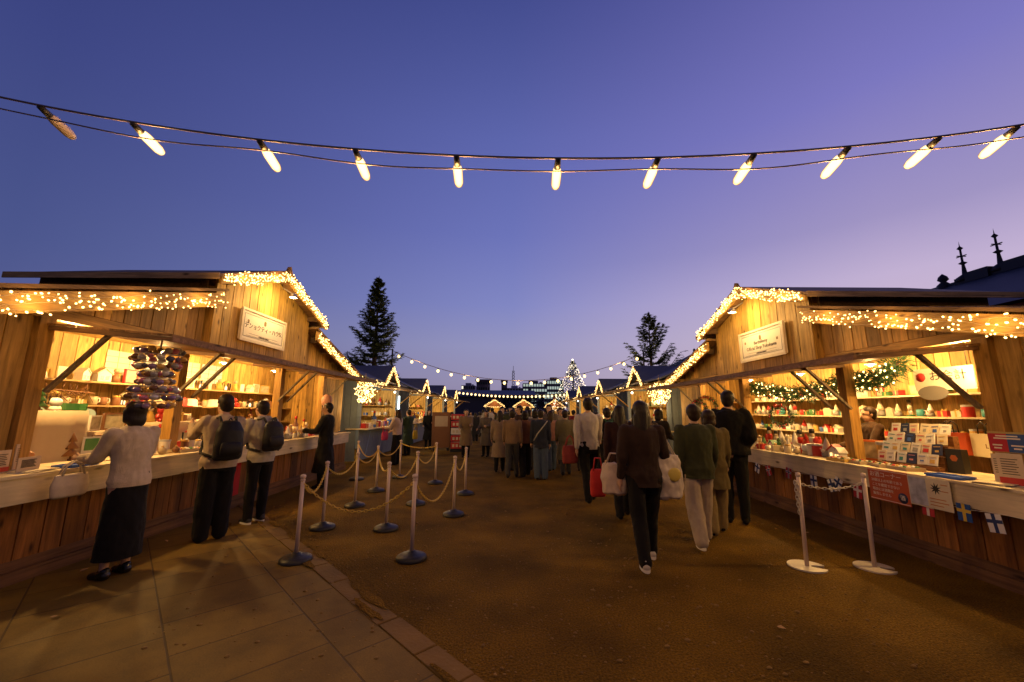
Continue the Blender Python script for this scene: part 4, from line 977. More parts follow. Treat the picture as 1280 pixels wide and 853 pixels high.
# vendors inside the near stalls
person('stallholder in a slate grey jacket inside the near end of the left stall', (-4.98, 3.62), R(-70), 1.62, fabric('slate', (.20,.19,.17)), BLK, 'jacket', None, 'trousers', 'short', BLACKH, BLK, arms=((.5, 1., .1), (.4, .9, .1)), vox=.013)
person('stallholder in a dark apron and cream mask behind the right counter', (5.35, 6.05), R(80), 1.58, BROWN, BLK, 'shirt', None, 'trousers', 'short', BROWNH, BLK, arms=((.5, .8, .1), (.5, .8, .1)), vox=.012)
person('stallholder in a light top and cap like hair in the middle of the left stall', (-5.35, 6.4), R(-80), 1.60, fabric('light top', (.45,.38,.28)), BLK, 'shirt', None, 'trousers', 'bun', BROWNH, BLK, arms=((.5, .8, .1), (.5, .8, .1)), vox=.013)
# the crowd in the distance
CP = []
tops = [('black', BLK), ('brown', BROWN), ('grey', GREYC), ('tan', TAN), ('navy', NAVY), ('olive', OLIVE), ('burgundy', BURG), ('stone', fabric('stone coat', (.20,.16,.12))), ('charcoal', CHAR), ('cream', fabric('cream coat', (.28,.23,.16))), ('white', fabric('white jacket', (.42,.38,.32))), ('red', fabric('red jacket', (.22,.02,.02))), ('light blue', fabric('light blue jacket', (.16,.20,.28)))]
protos = []
for j, (st, pn, hr, hd) in enumerate((('coat', 'trousers', 'short', 0), ('puffer', 'wide', 'short', 0), ('coat', 'wide', 'long', 0), ('jacket', 'trousers', 'bob', 0))):
    t_, _ = person('x', (0, 0), 0, 1.6, BLK, CHAR, st, None, pn, hr, BLACKH, BLK, stride=.22, arms=((.15, .3), (-.15, .3)), vox=.020)
    protos.append((t_, ('straight long coat', 'padded jacket', 'long coat and long hair', 'short jacket and bobbed hair')[j]))
rc = random.Random(4)
slots = []
for row, (y0, n) in enumerate(((11.4, 8), (14.0, 8), (17.0, 10), (20.5, 11), (25, 11), (30, 10))):
    for q in range(n):
        x = -2.6+5.6*(q+.5)/n+rc.uniform(-.28, .28)
        if row == 0: x = .0+3.3*(q+.5)/n
        if row == 1 and x < -.6: continue
        slots.append((x, y0+rc.uniform(-1., 1.)))
used = {}
rown = {}
for n_, (x, y) in enumerate(sorted(slots, key=lambda s: s[1])):
    pt, ds = protos[rc.randrange(4)]; cn, cm = tops[rc.randrange(13)]
    c = copy_tree(pt); c.location = (x, y, 0); c.rotation_euler = (0, 0, R(rc.choice((0, 0, 180, 180, 40, -60, 120))+rc.uniform(-15, 15))); s_ = rc.uniform(.88, 1.06); c.scale = (s_,)*3
    for kk in kids(c):
        if kk.name.split('.')[0] in ('coat', 'jacket'): kk.material_slots[0].link = 'OBJECT'; kk.material_slots[0].material = cm
    CP.append((c, cn, ds))
    c['group'] = 'people in the distant crowd'
for t_, _ in protos:
    for kk in kids(t_): bpy.data.objects.remove(kk)
    bpy.data.objects.remove(t_)
ORD = ['', 'second ', 'third ', 'fourth ', 'fifth ', 'sixth ', 'seventh ', 'eighth ', 'ninth ', 'tenth ', 'eleventh ', 'twelfth ', 'thirteenth ', 'fourteenth ', 'fifteenth ']
cnt = {}
for c, cn, ds in sorted(CP, key=lambda q: q[0].location.y):
    k_ = (cn, ds); n_ = cnt.get(k_, 0); cnt[k_] = n_+1
    c['label'] = 'distant person in %s %s%s' % (cn, ds, '' if n_ == 0 else ', %sone further off' % ORD[n_])
# ------------------------------------------------------------------ trees
BARK = mat('fir bark', (.09,.06,.04), .9, bump=.4, bscale=30)
NEED = mat('fir needles', (.12,.17,.07), .7, var=.45, scale=3)
def fir(label, loc, H, W, seed, dens=1.0, lower=.35, extra=None, ex=1.0, upk=0):
    rr = random.Random(seed); t = thing('fir_tree', label, 'fir tree', loc, 0, 'fir trees behind the stalls')
    m = MB(); m.tube([(0,0,0), (.02,0,H*.5), (0,.01,H)], [W*.06, W*.035, .008], 8); m.build('trunk', BARK, t)
    m = MB(); n = int(105*dens)
    br = []
    for k in range(n):
        wn = max(9, int(26*(1-lower)*1.3)); u = min(.97, (int(k/n*wn)+.25*rr.random())/wn); z = H*(lower+(.985-lower)*u); ln = W*.5*(1-u)**ex*rr.uniform(.6, 1.2)+.07
        br.append((z, ln, rr.uniform(0, 2*PI), rr.uniform(.15, .55)+.7*u+upk))
    if extra: br += extra
    limb = MB()
    for z, ln, a, up in br:
        d = Vector((math.cos(a), math.sin(a), 0)); pts = [Vector((0,0,z))+d*ln*q+Vector((0,0,ln*(up*q**1.3-.12*math.sin(q*3)))) for q in (0, .3, .6, 1)]
        limb.tube(pts, [.022*ln+.006, .015*ln+.005, .01*ln+.003, .003], 4)
        ns = int(8+ln*11)
        for j in range(ns):
            q = .12+.88*j/ns; i_ = min(2, int(q*3)); p = pts[i_].lerp(pts[i_+1], q*3-i_) if q < 1 else pts[3]
            sd = 1 if j % 2 else -1
            tw = (d*rr.uniform(.5, .9)+Vector((-d.y, d.x, 0))*sd*rr.uniform(.35, .9)+Vector((0, 0, rr.uniform(-.15, .35)))).normalized()
            L_ = ln*.34*(1-q*.55)*rr.uniform(.7, 1.2)+.05
            wv = tw.cross(Vector((0,0,1))).normalized()
            # a twig: several narrow needle blades around it
            for b_ in range(9):
                f_ = (b_+.4)/9; c = p+tw*L_*f_
                for s2 in (-1, 1):
                    e = c+(wv*s2*rr.uniform(.5, 1)+tw*.7+Vector((0,0,rr.uniform(-.6, .6)))).normalized()*rr.uniform(.07, .13)
                    wdt = tw*.026
                    m.add([c-wdt, c+wdt, e], [(0, 1, 2)])
    limb.build('branches', BARK, t, fix=False); m.build('needles', NEED, t, fix=False)
    return t
fir('tall full fir tree rising behind the left row of stalls', (-6.0, 17.2, 0), 7.5, 2.7, 3, 1.35)
fir('sparse fir tree with one long stray limb behind the right row of stalls', (5.9, 16.8, 0), 5.65, 2.3, 8, .6, .34, [(3.0, 1.55, R(15), .75), (3.3, 1.1, R(165), .25), (3.5, .95, R(-10), .8)], ex=.7, upk=.45)
# the lit Christmas tree
t = thing('christmas_tree', 'cone shaped Christmas tree covered in white fairy lights at the far end of the aisle', 'christmas tree', (6.45, 42, 0), 0)
m = MB(); m.tube([(0,0,0), (0,0,6.7)], [.16, .02], 8); m.build('trunk', BARK, t)
rr = random.Random(2); m = MB(); lm = MB(); nl = 0
for k in range(5200):
    u = rr.random()**1.25; z = .7+6.1*u; rad = 2.5*(1-u)**.9*(.55+.45*math.sqrt(rr.random())); a = rr.uniform(0, 2*PI)
    rad *= 1+.12*math.sin(z*9+a)
    p = Vector((rad*math.cos(a), rad*math.sin(a), z)); d = Vector((math.cos(a), math.sin(a), rr.uniform(-.5, .4))); s_ = d.cross(Vector((0,0,1))).normalized()*.06
    m.add([p-s_, p+s_, p+d*.24], [(0,1,2)])
m.build('needles', NEED, t, fix=False)
for k in range(620):
    u = rr.random()**1.2; z = .8+6.0*u; rad = 2.6*(1-u)**.9+.05; a = rr.uniform(0, 2*PI); q = (rad*math.cos(a), rad*math.sin(a), z)
    if nl < 100:
        nl += 1; o = bpy.data.objects.new('bulb', bulb_mesh(.026, emat('tree bulb', (1,.80,.56), 4.5, False))); COL.objects.link(o); o.parent = t; o.location = q
    else: lm.ball(q, .025, 5)
o = lm.build('bulb', MATS['tree bulb'], t, fix=False); o['kind'] = 'stuff'
m = MB(); m.ball((0,0,6.9), .10, 8); m.build('star', MATS['tree bulb'], t)
for a in range(5): point('tree_light', (2.4*math.cos(a*1.256), 2.4*math.sin(a*1.256), 1.6+(a % 3)*1.3), 4, .3, (1,.75,.45), t)

# ------------------------------------------------------------------ lit kiosks across the far end
LROOF = emat('lit roof', (1,.62,.28), 1.6)
for k, (x, lb) in enumerate(((-1.95, 'left'), (1.35, 'middle'), (4.9, 'right'))):
    t = thing('kiosk', 'small kiosk outlined in fairy lights across the far end of the aisle, %s of three' % lb, 'kiosk', (x, 46, 0), 0, 'lit kiosks at the end of the aisle')
    m = MB(); planks(m, -1.3, 1.3, .0, .95, 0); m.build('counter_front', WZ, t)
    for e in (-1.3, 1.3): m = MB(); m.b2((e-.05, -.05, .95), (e+.05, .05, 1.98)); m.build('post', WP, t)
    m = MB(); m.b2((-1.3, 1.2, 0), (1.3, 1.25, 2.2)); m.build('back_wall', WI, t)
    for s in (-1, 1): m = MB(); m.prism([(0, 2.75), (s*1.6, 2.02), (s*1.6, 2.08), (0, 2.83)], -.4, 1.4, 'Y'); m.build('roof_slope', WD, t)
    m = MB(); m.prism([(-1.3, 2.0), (1.3, 2.0), (0, 2.66)], -.2, -.15, 'Y'); m.build('gable', wood('kiosk gable', (.6,.25,.12), 'Z'), t)
    m = MB()
    if k < 2: m.lathe([(.12, 2.75), (.12, 3.0), (.2, 3.02), (.0, 3.5)], n=8)
    else: m.lathe([(.3, 2.7), (.3, 2.95), (.0, 3.3)], n=8)
    m.build('cupola', wood('kiosk cupola', (.5,.2,.1), 'Z'), t)
    point('bulb_light', (0, .4, 1.85), 30, .1, WARM, t); point('roof_light', (0, -.9, 2.5), 16, .1, WARM, t)
    garland('fairy lights outlining the %s far kiosk' % lb, [(-1.6, -.42, 2.05), (0, -.42, 2.78), (1.6, -.42, 2.05)], .16, 95, (x, 46, 0), 0, 'fairy lights on the far kiosks', r=.03, parts=False, m=BULBFAR)
    garland('row of fairy lights under the roof of the %s far kiosk' % lb, [(-1.7, -.45, 1.98), (1.7, -.45, 1.98)], .06, 34, (x, 46, 0), 0, 'fairy lights on the far kiosks', r=.033, parts=False, m=BULBFAR)
for o in list(COL.objects):
    if o.get('group') in ('lit kiosks at the end of the aisle', 'fairy lights on the far kiosks'): o.scale = (.72, 1, 1)
# ------------------------------------------------------------------ background buildings
def glassmat(name, base, litc, sx, sz, amount, es=1.5):
    """facade with a regular grid of windows, some of them lit"""
    if name in MATS: return MATS[name]
    m, nt, b = newmat(name); b.inputs['Base Color'].default_value = tuple(base)+(1,); b.inputs['Roughness'].default_value = .5; MATS[name] = m; return m
LITW = emat('lit window', (1., .92, .70), 1.25, False); LITC = emat('cool lit window', (.8, .95, .85), .5, False); DARKG = mat('dark window glass', (.02,.025,.035), .15, var=0)
def tower(label, x, y, w, d, h, base, fl=3.4, nw=8, lit=.12, seed=1, roof=None, band=False, round_=False, litm=None):
    rr = random.Random(seed); t = thing('office_building', label, 'building', (x, y, 0), 0, 'buildings on the skyline')
    c = mat('facade %s' % label[:30], tuple(min(.6, 3.0*q) for q in base), .8, var=.06, scale=.2)  # wall colour made paler to stand in for distance haze
    m = MB()
    if round_: m.lathe([(w/2, 0), (w/2, h)], n=20, smooth=False, sy=d/w)
    else: m.b2((-w/2, -d/2, 0), (w/2, d/2, h))
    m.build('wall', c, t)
    dk = MB(); lt = MB(); nf = max(2, int(h/fl))
    for f_ in range(nf):
        z = (f_+.35)*h/nf; zz = z+h/nf*.5
        bandlit = rr.random() < lit*2
        for q in range(nw):
            xa = -w/2+w*(q+.15)/nw; xb = -w/2+w*(q+.85)/nw; yy = -d/2
            if round_: yy = -d/2*math.sqrt(max(0, 1-((xa+xb)/w)**2))-.3
            tgt = lt if (rr.random() < (lit if not band else (.85 if bandlit else .05))) else dk
            tgt.b2((xa, yy-.12, z), (xb, yy-.02, zz))
    if dk.v: dk.build('window_rows', DARKG, t)
    if lt.v: lt.build('lit_window_rows', litm or LITW, t)
    if roof == 'box': m = MB(); m.b2((-w*.25, -d*.2, h), (w*.15, d*.2, h+h*.10)); m.b2((w*.22, -d*.1, h), (w*.32, d*.1, h+h*.06)); m.build('roof_plant', c, t)
    if roof == 'edge': m = MB(); m.b2((-w/2-.4, -d/2-.4, h), (w/2+.4, d/2+.4, h+1.)); m.build('parapet', c, t)
    return t
D = 260
def sx(px): return (px-640)/498*D
T = [('pale slab office block left of the round tower', 563, 576, 489, (.16,.15,.18), 4, .05, 1, None), ('grey stepped office block on the left of the skyline', 577, 594, 482, (.12,.11,.14), 6, .08, 2, 'box'),
     ('slim dark block under the lattice mast', 627, 634, 477, (.07,.06,.10), 3, .12, 4, 'edge'), ('low hazy block behind the lattice mast', 634, 655, 485, (.15,.14,.20), 6, .1, 5, 'box'),
     ('long office block with bright strips of lit windows', 654, 684, 479, (.05,.05,.07), 9, .45, 6, 'box'), ('office block with a roof hut right of the bright strips', 684, 705, 475, (.05,.045,.06), 7, .4, 7, 'box'),
     ('small far block beside the Christmas tree', 728, 745, 488, (.14,.12,.17), 5, .05, 8, None), ('distant flat topped block behind the right stalls', 764, 786, 476, (.06,.055,.08), 6, .05, 9, 'edge'),
     ('low pale block at the far left of the skyline', 545, 562, 494, (.15,.14,.17), 5, .1, 10, None), ('narrow block between the round tower and the mast', 614, 626, 497, (.12,.11,.15), 4, .1, 11, None)]
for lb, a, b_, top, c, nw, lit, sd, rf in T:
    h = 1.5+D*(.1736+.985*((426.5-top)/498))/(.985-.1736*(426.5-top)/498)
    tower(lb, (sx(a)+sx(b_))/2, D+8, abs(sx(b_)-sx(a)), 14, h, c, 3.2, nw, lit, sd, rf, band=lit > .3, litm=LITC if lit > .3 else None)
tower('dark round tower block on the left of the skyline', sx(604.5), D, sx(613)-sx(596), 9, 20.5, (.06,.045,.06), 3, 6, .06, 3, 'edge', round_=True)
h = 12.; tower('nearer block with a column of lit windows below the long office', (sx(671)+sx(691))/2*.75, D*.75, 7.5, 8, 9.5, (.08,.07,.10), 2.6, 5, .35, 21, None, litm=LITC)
t = thing('lattice_mast', 'slim red and white lattice mast on the skyline', 'mast', (sx(642), D+20, 0)); m = MB()
for a, b_ in ((-1, -1), (1, -1), (1, 1), (-1, 1)): m.bar((a*1.0, b_*1.0, 0), (a*.5, b_*.5, 29.5), .35, .35)
for k in range(14): z = k*2.1; m.bar((-1, -1, z), (1, -1, z+2.1), .2, .2); m.bar((1, -1, z), (-1, -1, z+2.1), .2, .2)
m.build('lattice', mat('mast paint', (.22,.12,.14), .7), t)
m = MB(); m.tube([(0,0,29), (0,0,33)], .15, 5); m.build('antenna', MATS['mast paint'], t)
# long dark warehouse and trees behind the far kiosks
t = thing('harbour_shed', 'long low dark shed with a flat blue grey roof behind the far kiosks', 'shed', (-8, 88, 0))
m = MB(); m.b2((-14, -5, 0), (12, 5, 4.4)); m.build('wall', mat('shed wall', (.12,.11,.13), .8), t)
m = MB(); m.prism([(-5.6, 4.4), (5.6, 4.4), (5.6, 4.7), (0, 6.0), (-5.6, 4.7)], -15, 13, 'X'); m.build('roof', mat('shed roof', (.14,.16,.22), .7), t)
DK = mat('dark evening foliage', (.02,.03,.014), .8, var=.4, scale=2)
for k, (x, y, r_, h) in enumerate(((4.2, 70, 3.0, 3.9), (8.4, 66, 2.8, 4.4), (12.5, 74, 3.4, 5.0), (0.2, 78, 3.2, 3.9), (16, 62, 3.0, 5.2), (-16, 60, 3.5, 4.6), (22, 70, 4.4, 6.2))):
    rr = random.Random(k+50); t = thing('round_tree', 'dark round crowned tree in the dusk behind the kiosks, %s from the left' % (['third', 'fourth', 'fifth', 'second', 'sixth', 'first', 'seventh'][k]), 'tree', (x, y, 0), 0, 'dark trees behind the kiosks')
    m = MB(); m.tube([(0,0,0), (.1,0,h*.45)], [.18, .12], 6)
    for q in range(5): m.tube([(.1,0,h*.4), (r_*.5*math.cos(q*1.3), r_*.5*math.sin(q*1.3), h*.8)], [.08, .02], 4)
    m.build('trunk', BARK, t)
    m = MB()
    for q in range(1500):
        a, b_ = rr.uniform(0, 2*PI), rr.uniform(-.6, 1); rad = rr.uniform(.55, 1)**.5*(1+.25*math.sin(a*3+b_*4))
        p = Vector((r_*.8*rad*math.cos(a)*math.sqrt(max(0, 1-b_*b_)), r_*.8*rad*math.sin(a)*math.sqrt(max(0, 1-b_*b_)), h*.68+h*.33*rad*b_))
        e = Vector((rr.uniform(-1,1), rr.uniform(-1,1), rr.uniform(-1,1)))*.22; g_ = Vector((rr.uniform(-1,1), rr.uniform(-1,1), rr.uniform(-1,1)))*.22
        m.add([p, p+e, p+g_], [(0,1,2)])
    m.build('crown', DK, t, fix=False)
# brick warehouse on the right
BRICK = mat('dusk red brick', (.20,.07,.045), .85, bump=.3, bscale=3); SLATE = mat('slate roof', (.035,.04,.06), .6, var=.2, scale=.6)
def finial(m, x, y, z, s=1.):
    m.lathe([(1.0*s, 0), (.8*s, .5*s), (.25*s, .9*s), (.14*s, 2.1*s), (.42*s, 2.3*s), (.12*s, 2.5*s), (.10*s, 4.0*s), (.3*s, 4.2*s), (.05*s, 4.5*s), (.0, 5.2*s)], (x, y, z), n=8)
    m.bar((x-.55*s, y, z+3.2*s), (x+.55*s, y, z+3.2*s), .1*s, .1*s); m.bar((x, y-.55*s, z+3.2*s), (x, y+.55*s, z+3.2*s), .1*s, .1*s)
def warehouse(label, x, y0, y1, eave, ridge, half, caps):
    t = thing('brick_warehouse', label, 'warehouse', (x, (y0+y1)/2, 0), 0, 'brick warehouses'); L_ = (y1-y0)/2
    m = MB(); m.b2((-half, -L_, 0), (half, L_, eave)); m.build('wall', BRICK, t)
    m = MB(); h = half+.8; l = L_+.8; r_ = L_-half*.9
    m.add([(-h,-l,eave+.02), (h,-l,eave+.02), (h,l,eave+.02), (-h,l,eave+.02), (0,-r_,ridge), (0,r_,ridge)], [(0,1,4), (1,2,5,4), (2,3,5), (3,0,4,5), (3,2,1,0)]); m.build('roof', SLATE, t)
    nwin = int((y1-y0)/4)
    for k in range(nwin):
        yy = -L_+(k+.5)*(2*L_)/nwin
        for z in (eave*.2, eave*.55):
            m = MB(); m.b2((-half-.06, yy-.7, z), (-half+.02, yy+.7, z+eave*.2)); m.build('window', DARKG, t)
    m = MB(); m.tube([(0, -r_, ridge), (0, r_, ridge)], .22, 6); m.build('ridge_cap', SLATE, t)
    for yy, kind in caps:
        m = MB()
        if kind == 'spire': finial(m, 0, yy-(y0+y1)/2, ridge, .72); m.b2((-.7, yy-(y0+y1)/2-2.2, ridge-.3), (.7, yy-(y0+y1)/2-.5, ridge+.55)); m.b2((-.5, yy-(y0+y1)/2-.5, ridge-.3), (.5, yy-(y0+y1)/2+.5, ridge+.3))
        else: m.lathe([(.6, -.6), (.5, .2), (.2, .5), (.4, .7), (.3, 1.0), (.0, 1.3)], (0, yy-(y0+y1)/2, ridge), n=8)
        m.build('finial', mat('finial iron', (.03,.03,.04), .6), t)
    return t
warehouse('long red brick warehouse with iron finials on its slate roof, right of the market', 40, -20, 46, 8.2, 13.0, 9, [(35.4, 'urn'), (33.6, 'spire'), (31.0, 'spire')])
warehouse('farther slate roofed warehouse showing between the fir tree and the right stall', 50, 62, 118, 11, 17.5, 10, [(108, 'urn')])
# ------------------------------------------------------------------ goods
REG = []
NOR = ['nearest', 'second', 'third', 'fourth', 'fifth', 'sixth', 'seventh', 'eighth', 'ninth', 'tenth', 'eleventh', 'twelfth', 'thirteenth', 'fourteenth', 'fifteenth', 'sixteenth', 'seventeenth', 'eighteenth', 'nineteenth', 'twentieth']
PROTO = {}
def NM(m): return m if not isinstance(m, str) else named(m)
def mk(kind):
    t = empty(kind)
    P = lambda mb, n, m: mb.build(n, NM(m), t)
    if kind == 'gnome':
        P(MB().lathe([(.038, 0), (.045, .02), (.035, .075), (.02, .085)], n=12), 'body', 'grey'); P(MB().lathe([(.040, .068), (.030, .10), (.012, .16), (0, .185)], (.004, 0, 0), n=12), 'hat', 'red')
        P(MB().lathe([(0, .02), (.022, .05), (.024, .075), (.0, .08)], (0, -.028, 0), n=10), 'beard', 'white'); P(MB().ball((0, -.052, .074), .009, 8), 'nose', 'pink')
    elif kind == 'angel':
        P(MB().lathe([(.045, 0), (.03, .06), (.014, .10)], n=12), 'gown', 'white'); P(MB().ball((0, 0, .12), .022, 10), 'head', 'beige')
        for s in (-1, 1): P(MB().prism([(s*.008, .06), (s*.055, .10), (s*.05, .05), (s*.02, .035)], .012, .018), 'wing', 'gold')
    elif kind == 'candle_jar':
        P(MB().lathe([(.034, 0), (.036, .01), (.036, .075), (.030, .085)], n=14), 'jar', 'beige'); P(MB().lathe([(.031, .085), (.033, .088), (.033, .10), (.0, .104)], n=14), 'lid', 'gold')
    elif kind == 'tin':
        P(MB().lathe([(.045, 0), (.046, .10)], n=16, smooth=False), 'can', 'red'); P(MB().lathe([(.048, .101), (.048, .118), (0, .120)], n=16, smooth=False), 'lid', 'silver')
    elif kind == 'gift_box':
        P(MB().b2((-.05, -.04, 0), (.05, .04, .07)), 'box', 'red'); m = MB(); m.b2((-.009, -.0415, 0), (.009, .0415, .0715)); P(m, 'ribbon', 'gold')
        m = MB(); m.tube([(0,0,.07), (-.025,0,.095), (-.03,0,.075), (0,0,.07), (.03,0,.075), (.025,0,.095), (0,0,.07)], .005, 6); P(m, 'bow', 'gold')
    elif kind == 'mug':
        P(MB().lathe([(.032, 0), (.038, .01), (.038, .085), (.034, .085), (.034, .02), (0, .015)], n=14), 'cup', 'red'); m = MB(); m.tube([(.036, 0, .07), (.06, 0, .065), (.062, 0, .035), (.036, 0, .022)], .006, 6); P(m, 'handle', 'white')
    elif kind == 'snow_globe':
        P(MB().lathe([(.04, 0), (.042, .01), (.034, .035)], n=14), 'base', 'brown'); P(MB().ball((0, 0, .070), .042, 14), 'globe', mat('globe glass', (.8,.85,.9), .05, var=0, spec=.9))
    elif kind == 'wooden_house':
        m = MB(); m.prism([(-.05, 0), (.05, 0), (.05, .07), (0, .11), (-.05, .07)], -.035, .035); P(m, 'walls', 'white')
        m = MB(); m.prism([(-.06, .064), (0, .112), (.06, .064), (.06, .074), (0, .125), (-.06, .074)], -.042, .042); P(m, 'roof', 'red')
        m = MB(); m.b2((-.03, -.038, .02), (-.008, -.0355, .05)); m.b2((.008, -.038, .02), (.03, -.0355, .05)); P(m, 'windows', emat('house glow', (1,.6,.2), 2.5, False))
    elif kind == 'nutcracker':
        P(MB().b2((-.03, -.03, 0), (.03, .03, .02)), 'base', 'green')
        for s in (-1, 1): P(MB().lathe([(.011, .02), (.011, .085)], (s*.013, 0, 0), n=8), 'leg', 'white')
        P(MB().lathe([(.022, .085), (.028, .14), (.02, .15)], n=10), 'coat', 'red'); P(MB().lathe([(.018, .15), (.02, .165), (.017, .185)], n=10), 'head', 'beige'); P(MB().lathe([(.022, .185), (.024, .225), (0, .228)], n=10), 'hat', 'black')
    elif kind == 'little_tree':
        for k in range(3): P(MB().lathe([(.05-.012*k, .03+.045*k), (.0, .09+.045*k)], n=10), 'tier', 'green')
        P(MB().lathe([(.02, 0), (.02, .012), (.008, .014), (.008, .04)], n=8), 'stand', 'brown')
    elif kind == 'teddy':
        m = MB(); m.ball((0, 0, .045), .042, 12, (1, .9, 1.1)); P(m, 'body', 'brown'); m = MB(); m.ball((0, -.005, .115), .034, 12); [m.ball((s*.026, 0, .142), .012, 8) for s in (-1, 1)]; P(m, 'head', 'brown')
        for s in (-1, 1):
            m = MB(); m.cone2((s*.03, -.02, .07), .013, (s*.048, -.045, .05), .012, 8); P(m, 'arm', 'brown'); m = MB(); m.cone2((s*.02, -.02, .015), .016, (s*.03, -.06, .014), .016, 8); P(m, 'leg', 'brown')
    elif kind == 'picture_frame':
        m = MB(); [m.b2(a, b) for a, b in (((-.09, -.01, 0), (.09, .01, .014)), ((-.09, -.01, .126), (.09, .01, .14)), ((-.09, -.01, .014), (-.077, .01, .126)), ((.077, -.01, .014), (.09, .01, .126)))]; P(m, 'frame', 'red')
        P(MB().b2((-.077, -.004, .014), (.077, .004, .126)), 'picture', mat('landscape print', (.45,.42,.30), .5, var=.5, scale=22))
    elif kind == 'card':
        m = MB(); m.b2((-.045, -.002, 0), (.045, .002, .12)); P(m, 'card', 'white'); m = MB(); m.b2((-.035, -.0045, .045), (.035, -.0025, .11)); P(m, 'print', mat('card print', (.35,.28,.30), .5, var=.6, scale=60))
    elif kind == 'lantern':
        P(MB().b2((-.045, -.045, 0), (.045, .045, .012)), 'base', 'black')
        for a in (-1, 1):
            for b in (-1, 1): P(MB().b2((a*.04-.004, b*.04-.004, .012), (a*.04+.004, b*.04+.004, .12)), 'post', 'black')
        P(MB().lathe([(.065, .12), (.02, .16), (.0, .17)], n=4), 'cap', 'black'); P(MB().lathe([(.018, .012), (.018, .06), (.004, .075), (0, .085)], n=8), 'candle', emat('candle glow', (1,.65,.3), 3, False))
    elif kind == 'bottle':
        P(MB().lathe([(.032, 0), (.034, .01), (.034, .13), (.013, .17), (.013, .215)], n=12), 'glass', mat('dark bottle glass', (.03,.06,.02), .1, var=0, spec=.8)); P(MB().lathe([(.0348, .04), (.0348, .11)], n=12), 'label_band', 'cream'); P(MB().lathe([(.015, .20), (.015, .235), (0, .236)], n=8), 'cap', 'red')
    elif kind == 'paper_packet':
        m = MB(); m.prism([(-.05, 0), (.05, 0), (.05, .11), (0, .135), (-.05, .11)], -.018, .018); P(m, 'packet', 'cream'); m = MB(); m.b2((-.034, -.021, .03), (.034, -.0185, .085)); P(m, 'print', 'teal')
    elif kind == 'ornament_ball':
        P(MB().ball((0, 0, .035), .035, 12), 'ball', 'red'); P(MB().lathe([(.010, .068), (.010, .08), (0, .081)], n=8), 'cap', 'gold')
    elif kind == 'straw_hat':
        P(MB().lathe([(.15, 0), (.14, .008), (.085, .012), (.08, .09), (.05, .11), (0, .112)], n=18), 'hat', 'cream')
    elif kind == 'trinket_tray':
        m = MB(); m.b2((-.11, -.08, 0), (.11, .08, .008)); [m.b2(a, b) for a, b in (((-.11, -.08, .008), (.11, -.072, .03)), ((-.11, .072, .008), (.11, .08, .03)), ((-.11, -.072, .008), (-.102, .072, .03)), ((.102, -.072, .008), (.11, .072, .03)))]; P(m, 'tray', 'beige')
        r_ = random.Random(7); cs = ['red', 'gold', 'white', 'green', 'cream', 'brown']
        for k in range(10): P(MB().ball((-.08+.04*(k % 5), -.035+.07*(k//5), .026), .018, 8), 'trinket', cs[k % 6])
    PROTO[kind] = t
    for c in kids(t): pass
    return t
MAIN = dict(gnome='hat', angel='gown', candle_jar='jar', tin='can', gift_box='box', mug='cup', snow_globe='base', wooden_house='roof', nutcracker='coat', little_tree='tier', teddy='body', picture_frame='frame', card='print', lantern='cap', bottle='glass', paper_packet='print', ornament_ball='ball', straw_hat='hat', trinket_tray='tray')
KN = dict(gnome='bearded gnome figure', angel='winged angel figure', candle_jar='lidded candle jar', tin='round biscuit tin', gift_box='ribboned gift box', mug='mug', snow_globe='snow globe', wooden_house='lit wooden house', nutcracker='nutcracker soldier', little_tree='tiny fir tree', teddy='teddy bear', picture_frame='framed picture', card='standing greeting card', lantern='small candle lantern', bottle='bottle', paper_packet='peaked paper packet', ornament_ball='tree bauble', straw_hat='wide brimmed hat', trinket_tray='trinket tray')
CAT = dict(gnome='gnome', angel='angel figure', candle_jar='jar', tin='tin', gift_box='gift box', mug='mug', snow_globe='snow globe', wooden_house='toy house', nutcracker='nutcracker', little_tree='small tree', teddy='teddy bear', picture_frame='picture frame', card='greeting card', lantern='lantern', bottle='bottle', paper_packet='packet', ornament_ball='bauble', straw_hat='hat', trinket_tray='trinket tray')
def put(kind, side, y, dep, z, col, placename, s=1., rz=0., exact=None):
    if kind not in PROTO: mk(kind)
    src = PROTO[kind]; c = src.copy(); COL.objects.link(c)
    for k in PK[kind] if kind in PK else PK.setdefault(kind, [q for q in COL.objects if q.parent == src]):
        d = k.copy(); COL.objects.link(d); d.parent = c
        if col and (d.name.split('.')[0] == MAIN[kind] or (kind == 'teddy')): d.material_slots[0].link = 'OBJECT'; d.material_slots[0].material = named(col)
    c.location = exact or place(side, y, dep, z); c.rotation_euler = (0, 0, face(side)+rz); c.scale = (s,)*3
    c['category'] = CAT[kind]; c['group'] = '%s goods' % placename.replace('the ', '')
    REG.append((c, '%s %s %s' % (col or 'plain', KN[kind], placename)))
    return c
PK = {}
rg = random.Random(21)
def row(side, y0, y1, dep, z, kinds, cols, pn, step=.15, jit=.03, smin=1., smax=1.35):
    y = y0
    while y < y1:
        k = rg.choice(kinds); s = rg.uniform(smin, smax)
        put(k, side, y, dep+rg.uniform(-jit, jit), z, rg.choice(cols), pn, s, rg.uniform(-.4, .4)); y += step*(1.35 if k in ('picture_frame', 'trinket_tray', 'straw_hat') else 1)*rg.uniform(.85, 1.15)
SH = [z+.0255 for z in SHZ]
WARMC = ['red', 'white', 'cream', 'gold', 'green', 'red', 'white']
